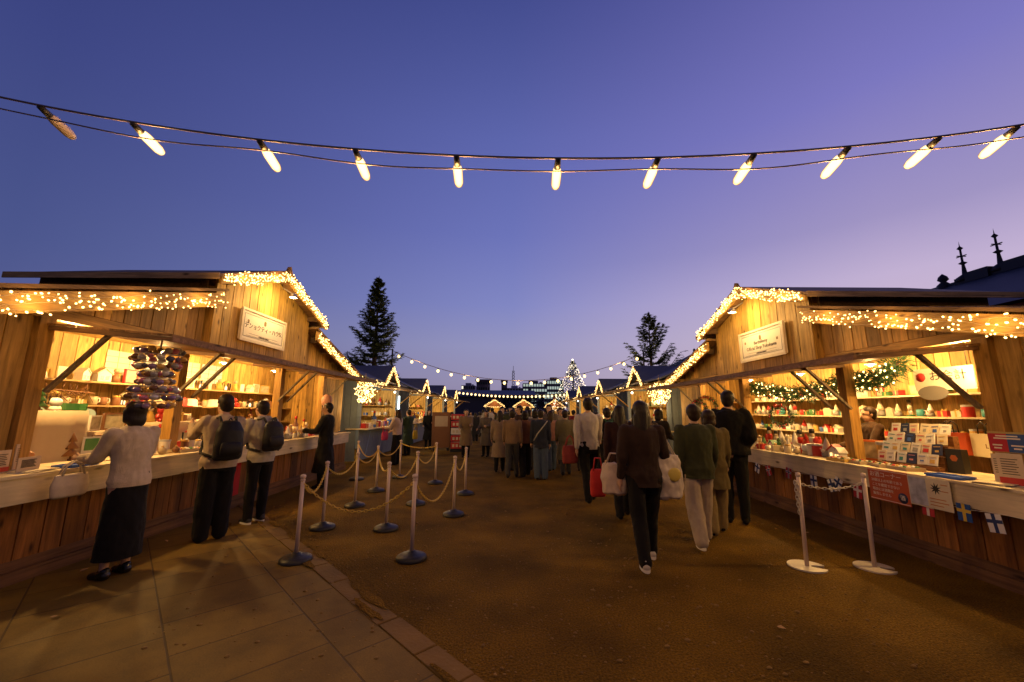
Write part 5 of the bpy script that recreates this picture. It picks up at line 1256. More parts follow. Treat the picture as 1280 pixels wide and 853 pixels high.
# right stall
row(1, 3.95, 9.9, SHD, SH[2], ['card', 'wooden_house', 'paper_packet', 'gift_box', 'picture_frame', 'little_tree'], WARMC, 'on the top shelf of the right stall', .19)
row(1, 3.95, 9.9, SHD, SH[1], ['gnome', 'gnome', 'paper_packet', 'gift_box', 'nutcracker', 'teddy', 'tin', 'mug'], ['red', 'red', 'white', 'cream', 'green', 'teal'], 'on the middle shelf of the right stall', .155)
row(1, 4.9, 9.9, SHD, SH[0], ['gnome', 'snow_globe', 'mug', 'tin', 'candle_jar', 'wooden_house', 'gift_box'], WARMC+['blue'], 'on the bottom shelf of the right stall', .155)
row(1, 6.1, 9.2, -.10, .956, ['gnome', 'wooden_house', 'little_tree', 'snow_globe', 'angel', 'candle_jar', 'nutcracker'], ['white', 'red', 'green', 'silver', 'white', 'cream'], 'in the middle of the right counter', .135)
row(1, 6.1, 9.2, .08, .956, ['gnome', 'teddy', 'little_tree', 'nutcracker', 'angel', 'tin'], ['white', 'red', 'red', 'green', 'cream'], 'along the back of the right counter', .14, smin=1.3, smax=1.7)
row(1, 6.1, 9.2, -.27, .956, ['trinket_tray', 'candle_jar', 'ornament_ball', 'gift_box'], ['beige', 'cream', 'gold', 'red'], 'along the front of the right counter', .17)
row(1, 4.5, 5.4, -.24, .956, ['trinket_tray'], ['beige', 'gold', 'cream'], 'by the card rack on the right counter', .20)
row(1, 5.45, 6.0, -.12, .956, ['gnome', 'tin', 'wooden_house'], ['red', 'white'], 'by the second right post', .14, smin=1.2, smax=1.5)
row(1, 4.85, 5.35, .22, .956, ['gift_box', 'picture_frame', 'tin'], ['orange', 'gold', 'red', 'navy'], 'behind the card rack of the right counter', .15, smin=1.6, smax=2.2)
# left stall
row(-1, 3.9, 9.9, SHD, SH[2], ['picture_frame', 'lantern', 'wooden_house', 'card', 'angel'], ['red', 'white', 'cream', 'gold', 'brown'], 'on the top shelf of the left stall', .24, smin=1.3, smax=1.7)
row(-1, 5.2, 9.9, SHD, SH[1], ['straw_hat', 'teddy', 'candle_jar', 'lantern', 'gift_box', 'mug', 'angel'], ['cream', 'beige', 'white', 'gold', 'brown', 'red'], 'on the middle shelf of the left stall', .17, smin=1.1, smax=1.5)
row(-1, 5.6, 9.9, SHD, SH[0], ['teddy', 'candle_jar', 'tin', 'gift_box', 'bottle', 'mug'], ['cream', 'brown', 'red', 'gold', 'pink'], 'on the bottom shelf of the left stall', .16)
row(-1, 5.05, 7.4, -.2, .956, ['trinket_tray', 'candle_jar', 'ornament_ball'], ['gold', 'brown', 'cream', 'beige'], 'along the front of the left counter', .17)
row(-1, 5.2, 7.5, .02, .956, ['candle_jar', 'snow_globe', 'mug', 'tin', 'gift_box'], ['brown', 'gold', 'red', 'white', 'pink'], 'along the middle of the left counter', .145)
row(-1, 5.2, 9.4, .22, .956, ['teddy', 'bottle', 'candle_jar', 'angel', 'gift_box', 'lantern'], ['brown', 'red', 'cream', 'gold', 'pink'], 'along the back of the left counter', .16, smin=1.3, smax=1.8)
row(-1, 7.55, 9.4, -.2, .956, ['gift_box', 'candle_jar', 'mug', 'gnome'], ['red', 'white', 'red', 'pink', 'gold'], 'at the far end of the left counter', .15, smin=1.1, smax=1.5)
# the first small stalls each side
for sd, y0, nm in ((-1, 12.1, 'left'), (1, 11.7, 'right'), (-1, 17.6, 'second left'), (1, 17.2, 'second right')):
    row(sd, y0, y0+3.6, -.1, .98, ['gift_box', 'tin', 'mug', 'candle_jar', 'bottle'], ['white', 'cream', 'red', 'gold', 'blue'], 'on the counter of the %s small stall' % nm, .26, smin=1.6, smax=2.2)
    row(sd, y0, y0+3.6, 2.08, 1.785, ['teddy', 'picture_frame', 'tin', 'paper_packet'], ['white', 'cream', 'red', 'gold', 'brown'], 'on the top shelf of the %s small stall' % nm, .30, smin=1.6, smax=2.2)
byb = {}
for c, b_ in REG: byb.setdefault(b_, []).append(c)
for b_, cs in byb.items():
    cs.sort(key=lambda c: c.location.y)
    for i, c in enumerate(cs):
        c['label'] = b_ if len(cs) == 1 else (b_+', '+('nearest' if i == 0 else '%s nearest' % NOR[i]))

def W1(name, label, cat, side, y, dep, z, rz=0, group=None): return thing(name, label, cat, place(side, y, dep, z), face(side)+rz, group)
# ---- right stall fittings
INKR = mat('white lettering', (.80,.72,.62), .5, var=0)
t = W1('placard', 'rust red placard with white Japanese writing hung on the right counter apron', 'placard', 1, 4.50, -.43, .775); t.rotation_euler[1] = R(0)
m = MB(); m.box((0,0,0), (.46, .008, .33)); m.build('board', mat('rust red card', (.50,.10,.035), .5, var=.04), t)
m = MB(); [m.b2(a, b) for a, b in (((-.225, -.0062, .150), (.225, -.0042, .156)), ((-.225, -.0062, -.156), (.225, -.0042, -.150)))]; m.build('border_line', INKR, t)
text('lettering', 'お酒コーナー', .062, INKR, t, (-.02, -.0065, .105), ext=.001)
for k, s_ in enumerate(('20歳以上の年齢である', 'ことを確認できない', '場合には酒類を', '販売しません')): text('lettering', s_, .036, INKR, t, (-.19, -.0065, .045-.048*k), ext=.001, align='LEFT')
m = MB(); m.lathe([(0, 0), (.052, 0), (.052, .003), (0, .003)], n=20); o = m.build('round_mark', named('navy'), t, loc=(.155, -.0045, -.095), rot=(PI/2, 0, 0))
text('mark_lettering', '酒', .055, INKR, t, (.155, -.0085, -.095), ext=.0008)
t = W1('poster', 'cream poster with a dark flower and a photo panel beside the rust red placard', 'poster', 1, 4.07, -.43, .79)
m = MB(); m.box((0,0,0), (.40, .006, .28)); m.build('sheet', mat('poster paper', (.68,.60,.42), .5, var=.05), t)
m = MB(); m.b2((-.19, -.0056, -.13), (-.02, -.0036, .13)); m.build('photo_panel', mat('poster photo', (.42,.44,.50), .4, var=.5, scale=14), t)
m = MB(); m.prism([(.07+(.055 if i % 2 else .022)*math.cos(R(a)), .05+(.055 if i % 2 else .022)*math.sin(R(a))) for i, a in enumerate(range(0, 360, 20))], -.0056, -.0036); m.build('flower_print', named('black'), t)
m = MB(); [m.b2((x, -.0056, z), (x+w_, -.0036, z+.008)) for x, z, w_ in ((.12, .09, .06), (.12, .03, .06), (.0, -.05, .15), (.0, -.08, .17), (.0, -.11, .12))]; m.build('print_lines', mat('orange print', (.5,.2,.05), .5, var=0), t)
# flags
t = None
FL = dict(finland=((.75,.72,.66), (.02,.04,.14), None), sweden=((.02,.08,.30), (.70,.50,.06), None), denmark=((.45,.03,.04), (.75,.70,.62), None), norway=((.45,.03,.04), (.75,.70,.62), (.02,.04,.14)))
def flag(y, nat, label, rz=0, s=1., z=.70):
    t = W1('paper_flag', label, 'paper flag', 1, y, -.415, z, 0, 'little Nordic flags on the right counter'); t.rotation_euler[0] = 0
    base, cr, inn = FL[nat]; q = Matrix.Rotation(rz, 3, 'Y')
    m = MB(); m.box(q@Vector((0, 0, -.07*s)), (.115*s, .003, .15*s), q); m.build('cloth', mat('flag base '+nat, base, .7, var=.03), t)
    m = MB(); m.box(q@Vector((0, -.0025, -.055*s)), (.115*s, .002, .028*s), q); m.box(q@Vector((0, -.0027, -.07*s)), (.026*s, .002, .15*s), q); m.build('cross', mat('flag cross '+nat, cr, .7, var=0), t)
    if inn: m = MB(); m.box(q@Vector((0, -.0045, -.055*s)), (.115*s, .002, .012*s), q); m.box(q@Vector((0, -.0048, -.07*s)), (.011*s, .002, .15*s), q); m.build('inner_cross', mat('flag inner '+nat, inn, .7, var=0), t)
for k, (y, nat, lb, rz) in enumerate(((3.58, 'finland', 'white flag with a blue cross nearest the camera on the right counter', -.12), (3.80, 'sweden', 'blue flag with a yellow cross below the counter poster', 0), (4.12, 'denmark', 'red and white cross flag half hidden under the poster', .05),
        (4.92, 'denmark', 'red flag with a white cross just beyond the rust placard', .1), (5.18, 'finland', 'slanting white and blue cross flag between the two disc posts', .5), (5.33, 'finland', 'second white and blue flag crossing the slanting one', -.3),
        (5.62, 'finland', 'white and blue cross flag hanging straight near the chained post', 0), (6.1, 'norway', 'small red flag with a blue and white cross above the chained post', .15), (6.6, 'norway', 'tilted red, white and blue flag farther along the right counter', -.3), (6.85, 'finland', 'white and blue flag beside the tilted red one', .35), (7.3, 'sweden', 'blue and yellow cross flag far along the right counter', 0), (7.8, 'denmark', 'farthest little red and white flag on the right counter', .1))):
    flag(y, nat, lb, rz, z=.705+(.035 if k % 3 == 1 else 0))
m = MB(); pts = [Vector(place(1, 3.3+.1*i, -.409, .71+.012*math.sin(i*.9))) for i in range(50)]; m.tube(pts, .002, 4); tag(m.build('flag_string', named('white')), 'thin white string carrying the small flags along the right counter', 'string')
# blue trays and papers
for sd, y, nm in ((1, 3.98, 'right'), (-1, 4.0, 'left')):
    t = W1('coin_tray', 'shallow blue plastic money tray on the %s counter' % nm, 'tray', sd, y, -.30, .957, .1)
    m = MB(); m.rbox((0, 0, .006), (.30, .17, .012), .01); m.build('tray_base', mat('blue plastic', (.06,.14,.50), .35, var=.03), t)
    m = MB(); [m.b2(a, b) for a, b in (((-.15, -.085, .012), (.15, -.075, .026)), ((-.15, .075, .012), (.15, .085, .026)), ((-.15, -.075, .012), (-.14, .075, .026)), ((.14, -.075, .012), (.15, .075, .026)))]; m.build('tray_rim', MATS['blue plastic'], t)
    t = W1('paper_stack', 'loose pile of white leaflets lying by the blue tray on the %s counter' % nm, 'leaflets', sd, y-.34, -.28, .957, .2); m = MB(); [m.box((random.uniform(-.02, .02), random.uniform(-.02, .02), .002+.004*k), (.24, .16, .003), Matrix.Rotation(random.uniform(-.3, .3), 3, 'Z')) for k in range(4)]; m.build('sheets', named('cream'), t)
# menu holders
def holder(side, y, dep, lb, h=.26, w_=.16, red=True):
    t = W1('card_holder', lb, 'card holder', side, y, dep, .957, .25, None); m = MB(); m.b2((-w_/2-.01, -.05, 0), (w_/2+.01, .05, .008)); m.build('foot', mat('clear acrylic', (.55,.52,.48), .1, var=0, spec=.8), t)
    m = MB(); m.box((0, 0, h/2+.008), (w_, .006, h)); m.build('sheet', mat('printed menu sheet', (.62,.50,.36), .5, var=.08, scale=40), t)
    if red: m = MB(); m.b2((-w_/2, -.0055, .008), (w_/2, -.0035, h*.25)); m.build('red_band', named('red'), t)
    m = MB(); [m.b2((-w_*.35, -.0055, h*(.35+.08*k)), (w_*(.3-.05*(k % 3)), -.0035, h*(.35+.08*k)+.006)) for k in range(7)]; m.build('print_lines', INK, t)
holder(1, 3.56, -.2, 'upright notice in a clear holder on the near end of the right counter'); holder(1, 3.72, -.10, 'narrow white price list standing behind the clear holder', .24, .10, False)
holder(-1, 3.55, -.12, 'small pink price card in a stand by the left corner post', .18, .15); holder(-1, 3.74, -.05, 'grey leaflet holder beside the pink price card', .22, .12, False); holder(-1, 3.62, -.28, 'low clear acrylic box of cards at the near left counter edge', .12, .22, False)
# blue and red notice on the corner panel
t = W1('notice', 'blue and red notice fixed to the corner planks of the right stall', 'notice', 1, 3.61, -.118, 1.34)
t.scale = (.8, 1, .85); m = MB(); m.box((0, 0, 0), (.36, .01, .21)); m.build('board', mat('yellow edge', (.45,.35,.12), .5), t)
m = MB(); m.b2((.0, -.008, -.10), (.175, -.006, .085)); m.build('blue_half', mat('notice blue', (.02,.07,.28), .4, var=.03), t)
m = MB(); m.b2((-.175, -.008, -.10), (-.0, -.006, .085)); m.build('red_half', mat('notice red', (.45,.02,.04), .4, var=.03), t)
m = MB(); [m.b2((x, -.0105, z), (x+w_, -.0085, z+.014)) for x, z, w_ in ((-.10, .055, .2), (-.12, .03, .24), (.03, -.04, .11), (.05, -.07, .07), (-.14, -.04, .09), (-.13, -.07, .07))]; m.build('print_lines', INKR, t)
# checkout sign
t = W1('checkout_sign', 'white hanging board with black Japanese lettering and a red disc in the right stall', 'hanging sign', 1, 4.62, .5, 2.03, .1)
m = MB(); m.box((0, 0, 0), (.60, .01, .26)); m.build('board', mat('white board', (.74,.68,.56), .5, var=.03), t)
text('lettering', 'お会計', .125, INK, t, (.05, -.0065, .03), ext=.001)
m = MB(); m.lathe([(0, 0), (.052, 0), (.052, .003), (0, .003)], n=20); m.build('red_disc', named('red'), t, loc=(-.225, -.0055, .03), rot=(PI/2, 0, 0))
m = MB(); m.prism([(-.12+.16*math.cos(R(a)), -.16+.085*math.sin(R(a))) for a in range(0, 360, 20)], -.009, -.0055); m.build('speech_bubble', mat('grey bubble', (.22,.20,.18), .5, var=0), t)
for x in (-.25, .25): m = MB(); m.tube([(x, 0, .13), (x, 0, .48)], .003, 5); m.build('cord', named('black'), t)
# paper carrier bags hung at the back
for y, c, lb in ((5.06, 'orange', 'bright orange red paper carrier bag hanging below the shelves of the right stall'), (4.68, 'cream', 'cream paper carrier bag hanging beside the orange red one')):
    t = W1('carrier_bag', lb, 'carrier bag', 1, y, .95, 1.08, .1 if c == 'orange' else -.25)
    m = MB(); m.prism([(-.17, 0), (.17, 0), (.175, .26), (-.175, .26)], -.04, .04); m.build('bag_body', mat('bag paper '+c, (.60,.10,.03) if c == 'orange' else (.68,.58,.36), .6, var=.05), t)
    for s in (-1, 1): m = MB(); m.tube([(-.06, s*.035, .26), (-.055, s*.035, .35), (0, s*.035, .40), (.055, s*.035, .35), (.06, s*.035, .26)], .006, 6); m.build('handle', named('black'), t)
    m = MB()
    if c == 'orange': m.prism([(-.035, .13), (.035, .13), (.035, .17), (0, .20), (-.035, .17)], -.0425, -.0405); m.b2((-.10, -.0425, .075), (.10, -.0405, .085)); m.build('print_mark', INKR, t)
    else: m.b2((.02, -.0425, .10), (.028, -.0405, .15)); m.b2((.035, -.0425, .10), (.05, -.0405, .11)); m.build('print_mark', named('brown'), t)
# rack of packets on the right counter
t = W1('packet_rack', 'stepped rack crowded with small white card packets on the right counter', 'display rack', 1, 4.66, .02, .957, .15); t.scale = (.88, .9, .88)
m = MB(); [m.b2((-.36, -.10+.09*k, .0), (.36, -.02+.09*k, .05+.12*k)) for k in range(4)]; m.build('steps', wood('rack wood', (.25,.12,.05), 'X'), t)
r_ = random.Random(3)
for k in range(4):
    for q in range(6):
        m = MB(); rot = Matrix.Rotation(r_.uniform(-.1, .1), 3, 'Y') @ Matrix.Rotation(-.3, 3, 'X')
        c = Vector((-.29+.115*q+r_.uniform(-.01, .01), -.07+.09*k, .055+.12*k+.075)); m.box(c, (.105, .012, .135), rot); p_ = m.build('packet', named(r_.choice(['white', 'white', 'cream', 'white', 'navy'])), t)
        m = MB(); m.box(c+rot@Vector((0, -.008, -.02)), (r_.uniform(.03, .06), .002, r_.uniform(.02, .05)), rot); m.box(c+rot@Vector((0, -.008, .035)), (.07, .002, .008), rot); m.build('print', named(r_.choice(['pink', 'teal', 'blue', 'gold', 'red', 'grey'])), p_)
# blue globe like ball, boxes behind
t = W1('black_bag', 'black and orange printed bag standing at the near end of the packet rack', 'bag', 1, 4.27, .12, .957, .1); m = MB(); m.prism([(-.075, 0), (.075, 0), (.07, .24), (-.07, .24)], -.04, .04); m.build('bag_body', named('black'), t)
m = MB(); m.prism([(.0+.035*math.cos(R(a)), .15+.035*math.sin(R(a))) for a in range(0, 360, 60)], -.043, -.041); m.build('orange_print', named('orange'), t)
# fir garland across the opening
def fir_swag(label, pts, thick, nb, seed):
    rr = random.Random(seed); A = Vector(pts[0]); t = thing('fir_garland', label, 'fir garland', A); P = [Vector(p)-A for p in pts]
    m = MB(); m.tube(P, .012, 5); m.build('stem', BARK, t); g_ = MB()
    n = len(P)-1
    for k in range(int(3300*nb/60)):
        u = rr.random()*n; i = min(n-1, int(u)); c = P[i].lerp(P[i+1], u-i)
        d = Vector((rr.uniform(-1, 1), rr.uniform(-1, 1), rr.uniform(-1, .9))).normalized(); rad = thick*rr.uniform(.2, 1)
        e = c+d*rad; w_ = d.cross(Vector((rr.random(), rr.random(), rr.random()))).normalized()*.007; g_.add([e-w_, e+w_, e+d*.055+Vector((rr.uniform(-.03,.03), rr.uniform(-.03,.03), 0))], [(0, 1, 2)])
    g_.build('needles', mat('garland needles', (.035,.10,.03), .6, var=.4, scale=12), t, fix=False)
    for k in range(nb):
        u = rr.random()*n; i = min(n-1, int(u)); c = P[i].lerp(P[i+1], u-i)+Vector((rr.uniform(-1, .2), rr.uniform(-1, 1), rr.uniform(-1, 1)))*thick*.8
        o = bpy.data.objects.new('bulb', bulb_mesh(.011, emat('garland bulb', (1,.72,.25), 7, False))); COL.objects.link(o); o.parent = t; o.location = c
    return t
fir_swag('thick fir garland with small lights across the near half of the right stall opening', [place(1, y, .16, z) for y, z in ((4.75, 2.26), (4.95, 2.12), (5.2, 2.03), (5.45, 2.08))], .15, 30, 1)
fir_swag('thick fir garland with small lights across the far half of the right stall opening', [place(1, y, .16, z) for y, z in ((5.5, 2.10), (5.9, 2.0), (6.4, 1.93), (6.9, 1.95), (7.4, 2.05), (7.9, 2.12))], .15, 60, 2)
def wreath(label, loc, rz, R_=.17, berry=True):
    rr = random.Random(len(label)); t = thing('wreath', label, 'wreath', loc, rz, 'wreaths on the right stall'); g_ = MB()
    for k in range(900):
        a = rr.uniform(0, 2*PI); c = Vector((R_*math.cos(a), 0, R_*math.sin(a))); d = Vector((rr.uniform(-1,1), rr.uniform(-1,1), rr.uniform(-1,1))).normalized(); e = c+d*.045*rr.random(); w_ = d.orthogonal().normalized()*.006
        g_.add([e-w_, e+w_, e+d*.05], [(0,1,2)])
    g_.build('needles', mat('wreath needles', (.03,.06,.025), .6, var=.4, scale=12), t, fix=False)
    m = MB(); [m.ball((R_*math.cos(a)+rr.uniform(-.02,.02), -.05, R_*math.sin(a)+rr.uniform(-.02,.02)), .013, 8) for a in [rr.uniform(0, 6.28) for q in range(16)]]; m.build('berries', named('red'), t, fix=False)
    m = MB(); m.tube([(0,-.05,R_), (-.06,-.06,R_+.04), (-.07,-.06,R_-.01), (0,-.05,R_), (.07,-.06,R_-.01), (.06,-.06,R_+.04), (0,-.05,R_)], .011, 6); m.build('bow', named('red'), t)
    m = MB(); m.tube([(0,0,R_), (0,0,R_+.35)], .003, 4); m.build('hanger', named('brown'), t)
wreath('berry wreath with a red bow hanging inside the far half of the right stall', place(1, 7.3, .35, 1.55), R(-60)); wreath('dark wreath hanging under the flap past the tall man', place(1, 8.6, -.35, 1.72), R(-40), .2); wreath('second wreath hanging just beyond the dark one', place(1, 9.05, -.30, 1.70), R(-50), .15)
# ---- left stall fittings
CLOTH = mat('white table cloth', (.50,.40,.27), .85, var=.05, scale=5, bump=.3, bscale=6)
def drape(label, side, y, dep, z0, w_, d_, h_, seed=1):
    t = W1('draped_display', label, 'draped display', side, y, dep, z0); n = 44; m = MB(); rr = random.Random(seed); ph = [rr.uniform(0, 6) for _ in range(3)]
    rings = []
    for j in range(9):
        u = j/8; ring = []
        for k in range(n):
            a = 2*PI*k/n; cx, cy = math.cos(a), math.sin(a); q = 1/max(abs(cx), abs(cy)); q = min(q, 1.25)
            wv = 1+(.085*math.sin(a*8+ph[0]+u)+.06*math.sin(a*13+ph[1]-u))*(.25+u)+.10*u
            ring.append((cx*q*w_/2*wv, cy*q*d_/2*wv, h_*(1-u)+.002))
        rings.append(ring)
    vs = [v for r0 in rings for v in r0]+[(0, 0, h_+.002)]; fs = [(j*n+k, j*n+(k+1) % n, (j+1)*n+(k+1) % n, (j+1)*n+k) for j in range(8) for k in range(n)]+[(k, (k+1) % n, 9*n) for k in range(n)]
    m.add(vs, fs, True); m.build('cloth', CLOTH, t)
    return t
drape('tall white cloth draped over a stand behind the near left counter', -1, 4.30, .50, .16, .62, .5, 1.32, 2)
drape('lower white cloth draped over a display table in the left stall', -1, 4.98, .55, .16, .68, .55, 1.08, 5)
drape('white cloth covered step behind the middle of the left counter', -1, 6.1, .62, .16, .9, .5, 1.16, 9)
row(-1, 4.75, 5.3, .55, 1.245, ['candle_jar', 'angel', 'picture_frame'], ['brown', 'white'], 'on the lower draped table', .17, smin=1.2, smax=1.5)
row(-1, 4.1, 4.52, .50, 1.484, ['picture_frame', 'angel', 'little_tree', 'snow_globe'], ['brown', 'white', 'green'], 'on the tall draped stand', .15, smin=1.1, smax=1.4)
row(-1, 5.75, 6.5, .62, 1.325, ['teddy', 'candle_jar', 'mug', 'angel', 'gift_box'], ['brown', 'red', 'cream', 'gold'], 'on the cloth covered step', .14, smin=1.2, smax=1.5)
row(-1, 4.42, 5.0, .26, .957, ['picture_frame', 'picture_frame', 'little_tree', 'card'], ['brown', 'black', 'green'], 'leaning before the draped displays', .19, smin=1.5, smax=2.0)
t = W1('green_box', 'open dark green display box standing on the lower draped table', 'display box', -1, 4.72, .62, 1.245); m = MB(); m.b2((-.12, .04, 0), (.12, .06, .32)); m.b2((-.12, -.04, 0), (-.105, .04, .32)); m.b2((.105, -.04, 0), (.12, .04, .32)); m.b2((-.105, -.04, 0), (.105, .04, .015)); m.build('box', named('green'), t)
for y, w_, lb in ((3.95, .5, 'near'), (4.50, .5, 'far')):
    t = W1('cupboard_panel', 'plain cream cupboard panel on the back wall of the left stall, the %s one' % lb, 'panel', -1, y, 1.28, 1.47, 0); m = MB(); m.rbox((0, 0, 0), (w_, .05, .58), .004); m.build('panel', CREAM, t); m = MB(); m.b2((-w_/2, -.0275, -.004), (w_/2, -.0255, .004)); m.build('seam', named('brown'), t)
for k in range(4):
    t = W1('wall_sheet', 'pale %s sheet pinned to the back wall of the left stall, %s from near end' % (('cream', 'blue', 'white', 'blue')[k], NOR[k].replace('nearest', 'first')), 'wall sheet', -1, 6.2+.62*k, 1.57, 2.16); m = MB(); m.b2((-.28, -.004, -.14), (.28, .004, .22)); m.build('sheet', mat('pale sheet %d' % (k % 2), (.70,.66,.50) if k % 2 == 0 else (.45,.55,.62), .6, var=.05), t)
    m = MB(); [m.b2((-.28, -.0065, z), (.28, -.0045, z+.005)) for z in (-.05, .04, .13)]; [m.b2((x, -.0067, -.14), (x+.005, -.0045, .22)) for x in (-.1, .09)]; m.build('grid_lines', named('brown'), t)
# glowing globes and twig spray
for k, (y, z) in enumerate(((4.62, 1.33), (4.86, 1.31), (5.18, 1.31))):
    t = W1('glass_globe', '%s glowing glass globe lamp above the draped displays in the left stall' % ('greenish', 'bright', 'yellow')[k], 'globe lamp', -1, y, .92, z+.12); m = MB(); m.ball((0,0,0), .075, 14); m.build('globe', emat('globe lamp %d' % k, ((.75,.62,.2), (1,.8,.35), (.8,.6,.2))[k], (1.0, 4.5, .9)[k], False), t); m = MB(); m.lathe([(.05, -.12), (.045, -.10), (.02, -.09), (.02, -.07)], n=12); m.build('stand', named('brown'), t)
t = W1('twig_spray', 'spray of dark twigs hung along the shelf of the left stall', 'twig spray', -1, 5.0, 1.22, 1.72); rr = random.Random(8); m = MB()
for k in range(60): a = Vector((rr.uniform(-.45, .45), 0, rr.uniform(-.03, .03))); m.tube([a, a+Vector((rr.uniform(-.12, .12), rr.uniform(-.05, .05), rr.uniform(-.12, .10)))], .004, 4)
m.tube([(-.5, 0, 0), (0, 0, .02), (.5, 0, -.01)], .010, 5); m.build('twigs', named('brown'), t, fix=False)
# spinning ornament rack hanging under the left flap
t = thing('ornament_rack', 'tall hanging rack of tiered shiny ornaments under the left flap above the cream sweater', 'ornament rack', (-3.62, 4.06, 1.50)); rr = random.Random(12)
m = MB(); m.tube([(0,0,0), (0,0,.70)], .008, 6); m.build('pole', named('silver'), t)
cs = ['purple', 'silver', 'grey', 'gold', 'navy', 'pink', 'brown']
for k in range(8):
    z = .04+.078*k; rad = .16+.045*math.sin(k*1.3); m = MB(); m.tube([(rad*.96*math.cos(a/10*PI), rad*.96*math.sin(a/10*PI), z+.035) for a in range(21)], .004, 5); [m.tube([(0,0,z+.035), (rad*.96*math.cos(a), rad*.96*math.sin(a), z+.035)], .003, 4) for a in (0, 2.09, 4.19)]; tr = m.build('tier', named('silver'), t)
    for q in range(17):
        a = 2*PI*q/17+k*.3; m = MB(); c = (rad*math.cos(a), rad*math.sin(a), z+rr.uniform(-.01, .01))
        if q % 3: m.ball(c, .036, 8, (1, 1, .8))
        else: m.lathe([(0, -.03), (.028, 0), (0, .03)], c, n=6, smooth=False)
        m.build('ornament', mat('shiny '+cs[(q*3+k) % 7], tuple(MATS['paint '+cs[(q*3+k) % 7]].node_tree.nodes['Mix'].inputs[6].default_value)[:3] if False else {'purple': (.30,.20,.38), 'silver': (.6,.6,.62), 'grey': (.38,.36,.38), 'gold': (.7,.45,.12), 'navy': (.12,.13,.22), 'pink': (.6,.2,.3), 'brown': (.2,.1,.05)}[cs[(q*3+k) % 7]], .25, .25, var=0), tr)
# red banner under the left counter
t = W1('red_banner', 'red cloth banner with small white print hung under the left counter', 'banner', -1, 6.25, -.195, .62); m = MB()
vs = []; n = 14
for j in range(6):
    for k in range(n+1): vs.append((-.36+.72*k/n, .008*math.sin(k*1.4+j*.3), .06-.10*j*.98))
m.add(vs, [(j*(n+1)+k, j*(n+1)+k+1, (j+1)*(n+1)+k+1, (j+1)*(n+1)+k) for j in range(5) for k in range(n)], True); o = m.build('cloth', mat('red banner cloth', (.40,.012,.015), .75), t, fix=False)
m = MB(); [m.b2((-.2+.05*k, -.014, -.10), (-.165+.05*k, -.012, -.06)) for k in range(6)]; m.build('print', INKR, t)
t = W1('paper_lantern', 'pinkish round paper lantern hanging at the far end of the left stall', 'lantern', -1, 9.25, -.25, 1.72); m = MB(); m.ball((0,0,0), .12, 14, (1, 1, 1.2)); m.build('shade', mat('pink paper', (.55,.28,.22), .6), t); m = MB(); m.tube([(0,0,.14), (0,0,.45)], .003, 4); m.build('cord', named('black'), t)
# red display tower at the left small stalls, box on a shelf
t = thing('display_tower', 'red display tower of boxes on the aisle beside the left small stalls', 'display rack', (-2.05, 15.4, 0), R(10))
m = MB(); m.b2((-.25, -.2, 0), (.25, .2, .1)); m.build('base', named('black'), t)
for k in range(5):
    m = MB(); m.b2((-.23, -.18, .12+.26*k), (.23, .18, .34+.26*k)); b_ = m.build('tier', named('red' if k != 2 else 'white'), t); m = MB(); [m.b2((-.18+.13*q, -.186, .18+.26*k), (-.10+.13*q, -.182, .28+.26*k)) for q in range(3)]; m.build('print', named('cream'), b_)
t = thing('cream_panel', 'pale folding notice panel standing by the red display tower', 'notice panel', (-2.75, 15.9, 0), R(15)); m = MB(); m.b2((-.35, -.02, .1), (.35, .02, 1.45)); m.build('panel', named('brown'), t); m = MB(); m.b2((-.3, -.25, 0), (-.24, .25, .1)); m.build('foot', named('black'), t); m = MB(); m.b2((.24, -.25, 0), (.3, .25, .1)); m.build('foot', named('black'), t)
m = MB(); m.b2((-.25, -.0235, .9), (.25, -.0215, 1.3)); m.build('picture', named('beige'), t)
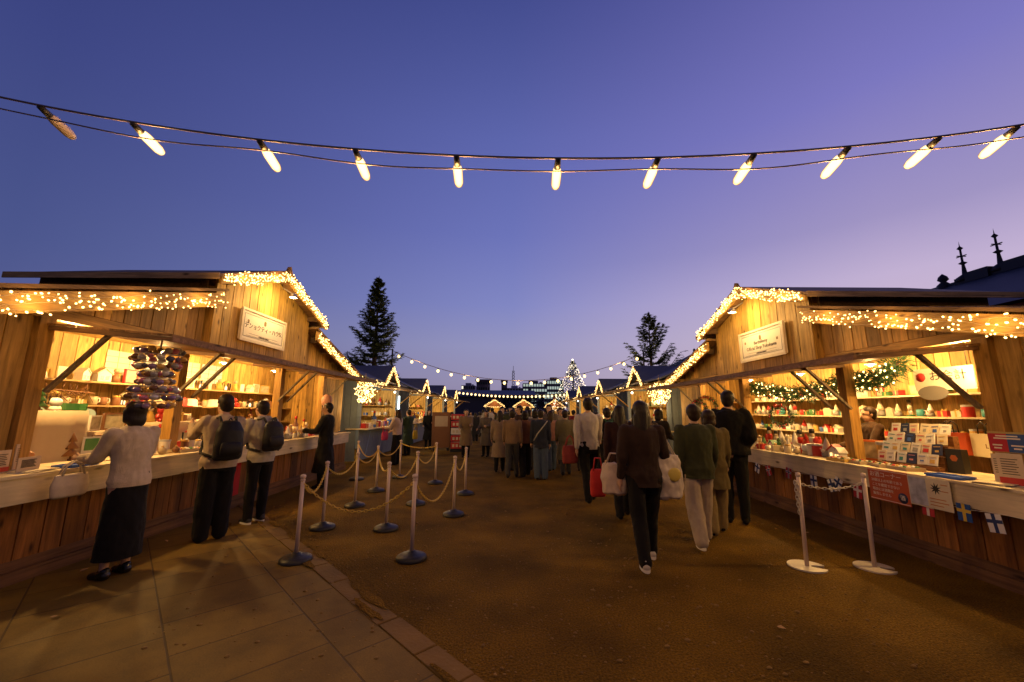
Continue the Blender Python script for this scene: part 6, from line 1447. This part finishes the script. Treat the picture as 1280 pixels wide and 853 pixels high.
# a few dry leaves and pale scraps blown against the stall feet
for k, (x, y) in enumerate(((3.72, 5.35), (-4.0, 4.05), (-3.95, 4.9), (-3.3, 3.2), (1.9, 3.1), (3.4, 2.9))):
    t = thing('dry_leaf', 'pale dry leaf on the ground %s' % ('against the right stall skid', 'by the woman in the cream sweater', 'against the left stall skid', 'on the pavement slabs', 'on the gravel in front of the long haired woman', 'on the gravel near the right disc posts')[k], 'leaf', (x, y, .012), k*1.3, 'fallen leaves')
    m = MB(); m.add([(-.03, 0, 0), (-.01, .016, .012), (.015, .013, .004), (.035, 0, .010), (.015, -.016, .008), (-.01, -.013, .002)], [(0,1,2,3,4,5)]); m.build('blade', mat('dry leaf', (.40,.24,.09), .7), t, fix=False)
# goods on the far end walls of the small stalls, and a white tube lamp
for sd, y0, nm in ((-1, 15.45, 'left'), (1, 15.05, 'right'), (-1, 20.9, 'second left'), (1, 20.5, 'second right')):
    for zz in (1.30, 1.68):
        t = thing('wall_shelf', 'small shelf on the far end wall of the %s small stall, the %s one' % (nm, 'lower' if zz < 1.5 else 'upper'), 'shelf', (sd*(WALL+1.0), y0+.12, zz), 0); m = MB(); m.b2((-.8, -.12, 0), (.8, .12, .02)); m.build('board', WX, t)
        for q in range(6):
            put(rg.choice(['tin', 'gift_box', 'bottle', 'picture_frame', 'teddy', 'gnome', 'mug']), sd, y0+.1, .35+.25*q, zz+.021, rg.choice(WARMC+['blue', 'brown']), 'on the end wall shelf of the %s small stall' % nm, rg.uniform(1.3, 1.8), -face(sd), exact=(sd*(WALL+.35+.25*q), y0+.1, zz+.021))
t = thing('tube_lamp', 'upright cool white tube lamp on the first small stall on the left', 'tube lamp', (-4.40, 15.7, 1.55)); m = MB(); m.tube([(0,0,0), (0,0,.5)], .03, 8); m.build('tube', emat('cool tube', (.75,1,1), 6), t); m = MB(); m.b2((-.035, .02, -.03), (.035, .05, .53)); m.build('fitting', named('white'), t)
late = [(c, b_) for c, b_ in REG if 'label' not in c]
byb = {}
for c, b_ in late: byb.setdefault(b_, []).append(c)
for b_, cs_ in byb.items():
    for i, c in enumerate(sorted(cs_, key=lambda c: c.location.y)): c['label'] = b_ if len(cs_) == 1 else b_+', '+('nearest' if i == 0 else NOR[i])
for k in list(PROTO):
    try:
        if PROTO[k].name and 'category' not in PROTO[k]:
            for q in [q for q in COL.objects if q.parent == PROTO[k]]: bpy.data.objects.remove(q)
            bpy.data.objects.remove(PROTO[k])
    except ReferenceError: pass
bpy.data.scenes.remove(TS)
